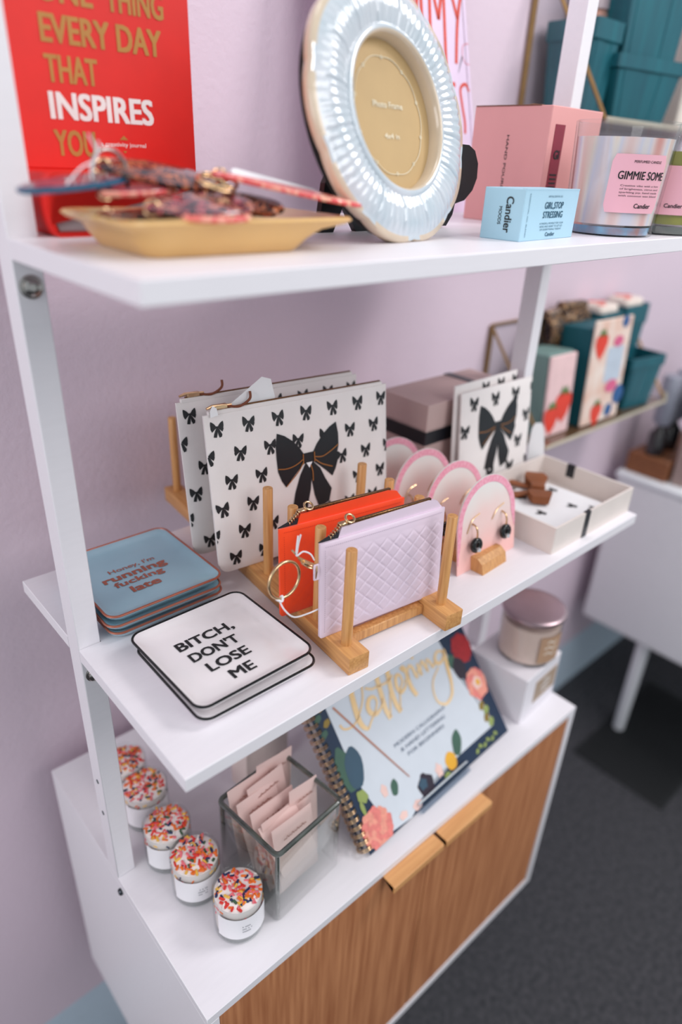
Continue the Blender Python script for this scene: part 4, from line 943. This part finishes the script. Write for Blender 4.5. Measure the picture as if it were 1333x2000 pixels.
for P, w in (([(36.9, 149.1), (39.4, 142.7), (47.9, 139.1), (59.3, 140.2), (72.9, 149.5), (83, 160), (90, 176), (90, 190), (84, 194), (78, 186)], [.003, .0026, .0022, .0022, .0022, .0024, .0026, .003, .003, .003]), ([(78, 188), (72, 176), (70.1, 170.8), (67.4, 156.6), (65.3, 141.1), (67.4, 130.6), (73.4, 124.2)], [.005, .007, .0078, .0085, .008, .0065, .004]),
             ([(73.4, 124.2), (83.3, 131.4), (94.4, 138.2), (101.8, 147.1), (99.8, 154.5), (91.3, 154.7), (85.5, 147.1), (86.5, 139.2), (93.6, 134.4), (104.1, 137.4), (112, 147)], [.003, .0024, .0024, .003, .004, .0056, .007, .007, .0054, .003, .0024]),
             ([(118, 182), (116.2, 169.9), (112.9, 152.2), (109.8, 132.3), (111.7, 118.4)], .0075), ([(93, 169.7), (102.5, 163.9), (113.3, 162.7), (126.7, 160.4), (142, 164)], .0030), ([(111.7, 120), (119, 132), (127, 148)], .0022),
             ([(138, 179), (135.2, 167), (129.8, 145.7), (128.6, 128.9), (131.4, 117.7)], .0075), ([(131, 119), (137, 130), (143.6, 140.9), (152.9, 149.5), (152.7, 159), (146, 159.6), (140.9, 148.9), (143.8, 138.7), (155, 141.8), (158.5, 150)], [.0022, .0022, .0026, .003, .0036, .0050, .0062, .0056, .003, .0022]),
             ([(158.4, 162.4), (163, 164), (165.5, 156), (163.9, 148.5), (163.2, 135), (166.7, 122.6)], .0068), ([(165, 146), (168, 156), (174, 161.5), (178, 157), (178.5, 146), (179.5, 141)], [.0022, .0026, .004, .005, .005, .003]), ([(179.5, 141), (186, 152)], .0022), ([(184, 167), (185.5, 170)], .005),
             ([(189, 158), (188, 146), (188.7, 141)], .0050), ([(188.7, 142), (193, 152), (198, 157), (200.5, 148), (201.5, 140)], [.002, .0024, .0044, .005, .004]), ([(201.5, 141), (206.9, 154.9), (211, 150), (213, 142), (220, 146)], [.002, .003, .0046, .0044, .0022]),
             ([(241.6, 150.3), (232, 156), (223, 151), (222, 143.4), (229.9, 140.5), (240, 147), (243, 154)], [.003, .0036, .005, .006, .0044, .003, .003]), ([(243, 154), (240, 140), (236.3, 125), (232.3, 108.3), (223.8, 94), (208, 89), (196, 98), (195.7, 113), (203.7, 126.6), (222, 137)], [.0066, .0070, .0062, .005, .0044, .004, .0032, .0026, .0022, .002])):
    b.ribbon(mmv(P), w, g5, 8)
b.done('gold_lettering', FOIL, cov, smooth=0)
b = MB(); b.ribbon(mmv([(37.6, 172), (70, 106), (101.3, 43.3)]), [.0022, .0020, .0012], lay(5), 6); b.done('copper_stroke', COPPER, cov, smooth=0)
text([("MODERN CALLIGRAPHY", .1510, .0845, .0050, .104, .0, 'c'), ("& HAND LETTERING", .1510, .0748, .0050, .090, .0, 'c'), ("FOR BEGINNERS", .1510, .0651, .0050, .074, .0, 'c')], T(0, -.0011, 0) @ UPR, mat('grey_cover_ink', (104, 118, 138), .6), cov)
for k in range(22):
    z = .008 + k * .0092
    b = MB(); n = 16
    for dz in (0, .0026): b.tube([(.0035 + .0078 * math.cos(2 * PI * i / n), .006 + .0102 * math.sin(2 * PI * i / n), z + dz) for i in range(n)], .0008, 6, True)
    b.done('spiral_loop', GOLD, wb)
b = MB()
for k in range(22): b.box(.0078, .0108, -.0004, -.0002, .0074 + k * .0092, .0122 + k * .0092)
b.done('punched_holes', mat('hole_black', (14, 16, 20), .8), cov, smooth=0)
es = thing('acrylic_easel', 'clear acrylic stand with a front lip holding the floral workbook', 'easel', (0.2330, 0.0215, ZB), math.radians(2.7))
b = MB(); sh = math.sin(LA); chh_ = math.cos(LA)
Mx = T(0, 0, .0038) @ Rx(-LA)
b.box(.095, .197, .0150, .0180, -.002, .170, .0006, 1, M=Mx); b.done('back_rest', ACRYL, es)
b = MB(); b.box(.095, .197, -.0032, .0150, -.0038, -.0008, .0006, 1, M=Mx); b.box(.095, .197, -.0058, -.0032, -.0038, .0095, .0008, 1, M=Mx); b.done('lip', ACRYL, es)
b = MB(); b.box(.095, .197, -.0062, -.0030, .0090, .0108, .0006, 1, M=Mx); b.done('lip_edge', mat('frosted_edge', (222, 228, 234), .3), es)
b = MB(); b.box(.120, .172, .150, .153, 0.0, .120, .0006, 1); b.done('prop', ACRYL, es)

# ------------------------------------------------------------------ lidded candle on its white box
wx = thing('white_candle_box', 'white carton under the lidded candle at the right end of the cabinet', 'box', (0.5560, 0.0350, ZB), math.radians(4))
b = MB(); b.box(0, .0990, 0, .0960, 0, .0820, .001, 1); b.done('carton', mat('white_carton', (232, 226, 232), .6, var=.01), wx, smooth=0)
b = MB(); b.box(.030, .094, -.0006, 0, .022, .062); lb = b.done('label', mat('taupe_label', (176, 152, 132), .6), wx, smooth=0)
b = MB()
for i, wd in enumerate((.020, .028, .024)): b.ribbon([(.062 - wd / 2, .052 - .009 * i), (.062 - wd / 6, .054 - .009 * i), (.062 + wd / 6, .051 - .009 * i), (.062 + wd / 2, .053 - .009 * i)], .0028, lambda x, z: (x, -.0010, z))
b.done('label_print', WHITEINK, lb, smooth=0)
lc = thing('lidded_candle', 'lidded glass candle with tan label standing on the white carton', 'candle', (0.6150, 0.0800, ZB + .0820))
CR = .0445
b = MB(); b.lathe([(0, 0), (CR - .003, 0), (CR, .003), (CR, .072), (CR - .0015, .072), (CR - .0018, .006), (0, .005)], 64); b.done('glass', CLEAR, lc)
b = MB(); b.lathe([(0, .0056), (CR - .0022, .0056), (CR - .0022, .062), (0, .062)], 64); b.done('wax', mat('blush_wax', (232, 206, 194), .5, rgb2=(224, 194, 184), scale=8), lc)
b = MB(); b.lathe([(0, .072), (CR - .002, .072), (CR + .0005, .0735), (CR + .0025, .0765), (CR + .0025, .0800), (CR + .001, .0815), (CR - .004, .0822), (0, .0815)], 64); b.done('lid', mat('rosy_tin', (190, 166, 172), .32, .85, var=.05), lc)
b = MB(); n = 14; a0 = math.atan2(-.40, -.77) + 0.85
A = [b.bm.verts.new(((CR + .0004) * math.cos(a0 - .42 + .95 * i / n), (CR + .0004) * math.sin(a0 - .42 + .95 * i / n), .010)) for i in range(n + 1)]; B = [b.bm.verts.new((v.co.x, v.co.y, .056)) for v in A]
for i in range(n): b.face([A[i], A[i + 1], B[i + 1], B[i]])
lb = b.done('label', mat('tan_label', (186, 148, 120), .6), lc)
b = MB(); wr = lambda x, z: ((CR + .0008) * math.cos(a0 + x / CR), (CR + .0008) * math.sin(a0 + x / CR), z)
for i, wd in enumerate((.016, .022, .020)): b.ribbon([(-wd / 2, .046 - .010 * i), (-wd / 6, .049 - .010 * i), (wd / 6, .045 - .010 * i), (wd / 2, .048 - .010 * i)], .0024, wr)
b.done('label_print', mat('pale_print', (236, 220, 204), .6), lb, smooth=0)

# ------------------------------------------------------------------ brass and glass wall bins with berry baskets
def wall_bin(label, z0, x0, x1, hb, dp=.155):
    t = thing('wall_bin', label, 'wall shelf', (x0, WY, z0)); w = x1 - x0
    b = MB(); b.box(0, w, -dp, -.001, 0, .004); b.done('floor_pane', mat('bin_floor', (96, 70, 46), .3, coat=.5), t)
    b = MB(); b.box(.004, w - .004, -.004, -.001, .004, hb); b.done('back_pane', CLEAR, t)
    for x in (0, w):
        b = MB(); b.prism([(-.003, .004), (-dp, .004), (-.003, hb)], -x - .0012, -x + .0012, M=Rz(PI / 2)); b.done('side_pane', CLEAR, t, smooth=0)
        b = MB(); b.tube([(x, -dp, .002), (x, -.003, hb)], .0034, 4); b.tube([(x, -.0045, 0), (x, -.0045, hb)], .0055, 4); b.done('side_frame', BRASS, t)
    b = MB(); b.tube([(0, -dp, .002), (w, -dp, .002)], .0042, 4); b.done('front_rail', mat('lit_brass', (206, 192, 172), .35, .6), t)  # paler copy of the brass, the rail's lit look put into its colour
    b = MB(); b.tube([(0, -.004, hb), (w, -.004, hb)], .003, 4); b.done('back_rail', BRASS, t)
    b = MB(); b.tube([(w, -dp, .002), (w, -dp + .004, .022)], .004, 4); b.done('corner_post', MATS['lit_brass'], t)
    return t
wall_bin('lower brass and glass wall bin full of strawberry stationery', ZM - .048, .890, 1.372, .195)
wall_bin('upper brass and glass wall bin holding teal berry baskets', ZM + .470, .880, 1.480, .222)
def basket(label, loc, rz, w, d, h, slats=True):
    t = thing('berry_basket', label, 'basket', loc, rz, 'teal berry baskets')
    k = .80
    b = MB(); b.rings([rsq(w * k, d * k, .004, 0, 2), rsq(w, d, .004, h, 2), rsq(w - .005, d - .005, .003, h, 2), rsq(w * k - .005, d * k - .005, .003, .003, 2)]); b.done('basket_body', TEALW, t, smooth=0)
    b = MB(); b.rings([rsq(w * .985, d * .985, .004, h * .80, 2), rsq(w * 1.03, d * 1.03, .004, h * .82, 2), rsq(w * 1.035, d * 1.035, .004, h * 1.02, 2), rsq(w * 1.0 - .007, d * 1.0 - .007, .004, h * 1.02, 2)], loop=True); b.done('rim_band', TEALW, t, smooth=0)
    for s in (-1, 1):
        for q in (-.28, .28):
            b = MB(); b.prism([((q - .12) * w * k, .002), ((q + .12) * w * k, .002), ((q + .12) * w, h * .8), ((q - .12) * w, h * .8)], -.0008, .0008, M=T(0, s * d * k / 2, 0) @ Rx(-s * math.atan2(d * (1 - k) / 2, h))); b.done('slat', TEALW, t, smooth=0)
    return t
basket('large teal berry basket at the front right of the upper wall bin', (1.048, .338, ZM + .4745), math.radians(-10), .160, .085, .088)
basket('tall teal berry basket nested inside the large one in the upper bin', (1.052, .340, ZM + .4780), math.radians(-12), .142, .075, .250)
b2 = basket('smaller teal berry basket at the left end of the upper wall bin', (.940, .365, ZM + .4745), 0, .075, .085, .125)
cn = thing('printed_carton', 'orange and white printed carton right of the teal baskets in the upper bin', 'carton', (1.235, .330, ZM + .4745), math.radians(-8))
b = MB(); b.box(0, .12, 0, .07, 0, .27, .003, 1); b.done('carton_body', mat('cream_print', (226, 216, 206), .6, var=.03), cn, smooth=0)
b = MB(); b.box(.006, .114, -.001, 0, .20, .255); b.mi = 1; b.box(.006, .114, -.001, 0, .165, .192); b.mi = 2; b.box(.02, .09, -.001, 0, .05, .12); b.done('printed_panels', [mat('orange_print', (240, 140, 40), .6), mat('teal_print', (80, 150, 160), .6), mat('grey_blue_print', (150, 180, 190), .6)], cn, smooth=0)
kb = thing('copper_tin', 'pinkish copper tin standing between the baskets in the upper bin', 'tin', (.985, .385, ZM + .4745))
b = MB(); b.lathe([(0, 0), (.022, 0), (.0225, .002), (.0225, .145), (.020, .15), (0, .15)], 24); b.done('tin_body', mat('copper_tin_print', (176, 116, 96), .4, .3, rgb2=(220, 180, 170), scale=40), kb)
b = MB(); b.lathe([(0, .15), (.0235, .15), (.0235, .215), (.02, .22), (0, .22)], 24); b.done('lid', mat('frosted_lid', (190, 170, 176), .3), kb)
# lower bin contents
BZ = ZM - .0435
def straw(b, cx, cz, s, f):
    b.mi = 0; b.poly([(cx + s * x, cz + s * z) for x, z in ((0, -.55), (.25, -.3), (.42, .05), (.4, .3), (.2, .42), (0, .38), (-.2, .42), (-.4, .3), (-.42, .05), (-.25, -.3))], f)
    b.mi = 1; b.poly([(cx + s * x, cz + s * z) for x, z in ((0, .35), (.3, .3), (.16, .5), (.1, .62), (0, .5), (-.1, .62), (-.16, .5), (-.3, .3))], f)
STR = [mat('berry_red', (232, 58, 34), .5), mat('berry_leaf', (96, 130, 70), .5), mat('berry_blue', (20, 86, 146), .5), mat('rose_print', (224, 96, 140), .5), mat('pale_blue_print', (196, 206, 220), .5)]
sp_ = thing('strawberry_notepads', 'pink strawberry notepad block with sage green edge in the lower bin', 'notepad', (.925, .298, BZ)); sp_.rotation_euler = (math.radians(-4), 0, math.radians(-2))
b = MB(); b.box(0, .082, .006, .075, 0, .155, .003, 1); b.done('pad_block', mat('sage_edge', (120, 150, 144), .7, var=.1, scale=80, stretch=(1, 30, .3)), sp_, smooth=0)
b = MB(); b.box(0, .082, 0, .0055, 0, .152, .002, 1); fr = b.done('front_cover', mat('pale_pink_cover', (242, 204, 204), .6), sp_, smooth=0)
b = MB(); straw(b, .055, .055, .062, lambda x, z: (x, -.0006, z)); straw(b, .020, .035, .055, lambda x, z: (x, -.0008, z)); b.done('strawberry_print', STR, fr, smooth=0)
bxx = thing('berry_card_box', 'white berry print card box with teal sides in the lower bin', 'box', (1.040, .286, BZ)); bxx.rotation_euler = (math.radians(-3), 0, math.radians(-2))
b = MB(); b.box(0, .125, .004, .072, 0, .190, .002, 1); b.done('box_body', mat('teal_card', (16, 92, 104), .6), bxx, smooth=0)
b = MB(); b.box(-.004, .128, -.001, .0035, .002, .205, .002, 1); fr = b.done('printed_front', mat('cream_floral', (240, 226, 216), .6, rgb2=(226, 180, 160), scale=24), bxx, smooth=0)
b = MB(); q = lambda k: (lambda x, z: (x, -.0014 - .0002 * k, z))
b.mi = 4; b.poly([(.052, .082), (.112, .082), (.112, .150), (.052, .150)], q(0)); straw(b, .024, .158, .052, q(1)); straw(b, .045, .022, .048, q(1))
for cx, cz, s, m_ in ((.085, .160, .018, 3), (.085, .072, .022, 3), (.118, .050, .020, 2), (.090, .022, .014, 2), (.100, .196, .012, 2)):
    b.mi = m_; b.poly([(cx + s * math.cos(2 * PI * i / 12), cz + s * (.6 if m_ == 3 else 1) * math.sin(2 * PI * i / 12)) for i in range(12)], q(2))
b.done('berry_print', STR, fr, smooth=0)
basket('small teal berry basket at the right end of the lower wall bin', (1.270, .318, BZ), math.radians(-8), .115, .075, .108)
basket('teal berry basket at the back left of the lower bin behind the card box', (1.205, .386, BZ), math.radians(0), .085, .066, .190)
basket('teal berry basket at the back right corner of the lower wall bin', (1.312, .385, BZ), math.radians(0), .100, .066, .195)
for i, (x, z, lab) in enumerate(((1.205, .188, 'folded strawberry print cloth tucked in the back left teal basket'), (1.312, .192, 'folded strawberry print cloth tucked in the back right teal basket'))):
    t = thing('strawberry_cloth', lab, 'cloth', (x, .386, BZ + z), 0, 'strawberry print cloths')
    b = MB(); b.box(-.036, .036, -.026, .026, -.012, .020, .010, 3); b.done('folded_cloth', mat('cream_cloth', (240, 224, 214), .8), t)
    b = MB()
    for sx, sy in ((-.018, -.012), (.016, .006), (.0, .016)):
        b.mi = 0; b.lathe([(0, 0), (.010, 0), (.008, .0012), (0, .0016)], 12, M=T(sx, sy, .0198))
    b.done('strawberry_print', STR, t)
TS = speckle('tortoise_claw', [(70, 46, 30), (30, 24, 22), (150, 110, 74), (46, 34, 28), (190, 150, 110)], 70, .2)
for i, (x, z, rz) in enumerate(((1.030, .128, .2), (1.100, .136, -.15))):
    t = thing('hair_claw', ('tortoiseshell hair claw standing at the left back of the lower bin', 'tortoiseshell hair claw just left of the back teal basket')[i], 'hair claw', (x, .388, BZ), rz, 'tortoiseshell hair claws')
    for s in (-1, 1):
        b = MB()
        for k in range(5):
            xx = -.028 + .014 * k; b.tube(catmull([(xx, s * .003, .075 + z), (xx, s * .020, .055 + z), (xx * .9, s * .018, .025 + z), (xx * .8, s * .004, z)], 4), [.005] * 13, 6)
        b.tube([(-.034, s * .004, .078 + z), (.034, s * .004, .078 + z)], .007, 8); b.done('jaw', TS, t)
    b = MB(); b.box(-.026, .026, -.018, .018, 0, z + .004, .002, 1); b.done('base', mat('plum_stand', (120, 84, 96), .6), t)

# ------------------------------------------------------------------ white cabinet, mat and goods at the right
sc = thing('white_side_cabinet', 'white side cabinet on round legs standing right of the display shelf', 'cabinet', (1.490, .385, 0))
CABW = mat('cabinet_white', (238, 236, 240), .55, var=.01)
b = MB(); b.box(0, .80, -.62, 0, .345, .790, .012, 3); b.done('cabinet_body', CABW, sc)
b = MB(); b.box(-.004, .804, -.624, .004, .790, .812, .009, 3); b.done('cabinet_top', mat('cabinet_top_white', (240, 242, 246), .45, var=.01), sc)
for x, y in ((.045, -.178), (.045, -.56), (.74, -.178), (.74, -.56)):
    b = MB(); b.lathe([(0, 0), (.015, 0), (.016, .003), (.019, .345), (0, .345)], 20, M=T(x, y, 0)); b.done('leg', CABW, sc)
rm = thing('rubber_mat', 'black ribbed rubber mat on the carpet beside the cabinet leg', 'mat', (1.580, .113, 0))
b = MB(); b.box(-.235, .235, -.132, .132, 0, .006, .002, 1); b.done('mat_base', MAT_, rm)
b = MB()
for k in range(44): b.box(-.222 + .0101 * k, -.2175 + .0101 * k, -.120, .120, .006, .0072)
b.done('ribs', MAT_, rm, smooth=0)
cr = thing('wooden_crate', 'brown wooden crate with dark bottles on top of the white cabinet', 'crate', (1.620, .322, .812))
WOODB = mat('brown_wood', (150, 92, 54), .6, rgb2=(120, 70, 40), stretch=(.4, 5, 5), scale=20)
b = MB(); b.box(-.115, .16, -.055, .055, 0, .055, .003, 1); b.done('crate_body', WOODB, cr)
for i in range(2):
    t = thing('amber_bottle', ('dark bottle with grey cap, left on the wooden crate', 'dark bottle with grey cap, right on the wooden crate')[i], 'bottle', (1.535 + .075 * i, .325, .867), 0, 'dark bottles on the crate')
    b = MB(); b.lathe([(0, 0), (.022, 0), (.023, .004), (.023, .055), (.011, .07), (.010, .08), (0, .08)], 20); b.done('bottle_body', mat('dark_bottle', (40, 34, 36), .2, coat=.5), t)
    b = MB(); b.lathe([(0, .08), (.016, .08), (.024, .09), (.024, .20), (.020, .205), (0, .205)], 20); b.done('cap', mat('grey_cap', (150, 152, 166), .4), t)
sf = thing('dark_framed_board', 'tall dark board with pale wooden edge standing on the white cabinet', 'board', (1.530, .225, .812), math.radians(0))
b = MB(); b.box(0, .30, .006, .03, 0, .30, .002, 1); b.done('board_panel', mat('near_black_board', (20, 28, 32), .5), sf, smooth=0)
b = MB(); b.box(-.016, 0, 0, .034, 0, .30, .002, 1); b.done('edge_strip', mat('taupe_strip', (170, 146, 140), .6), sf)
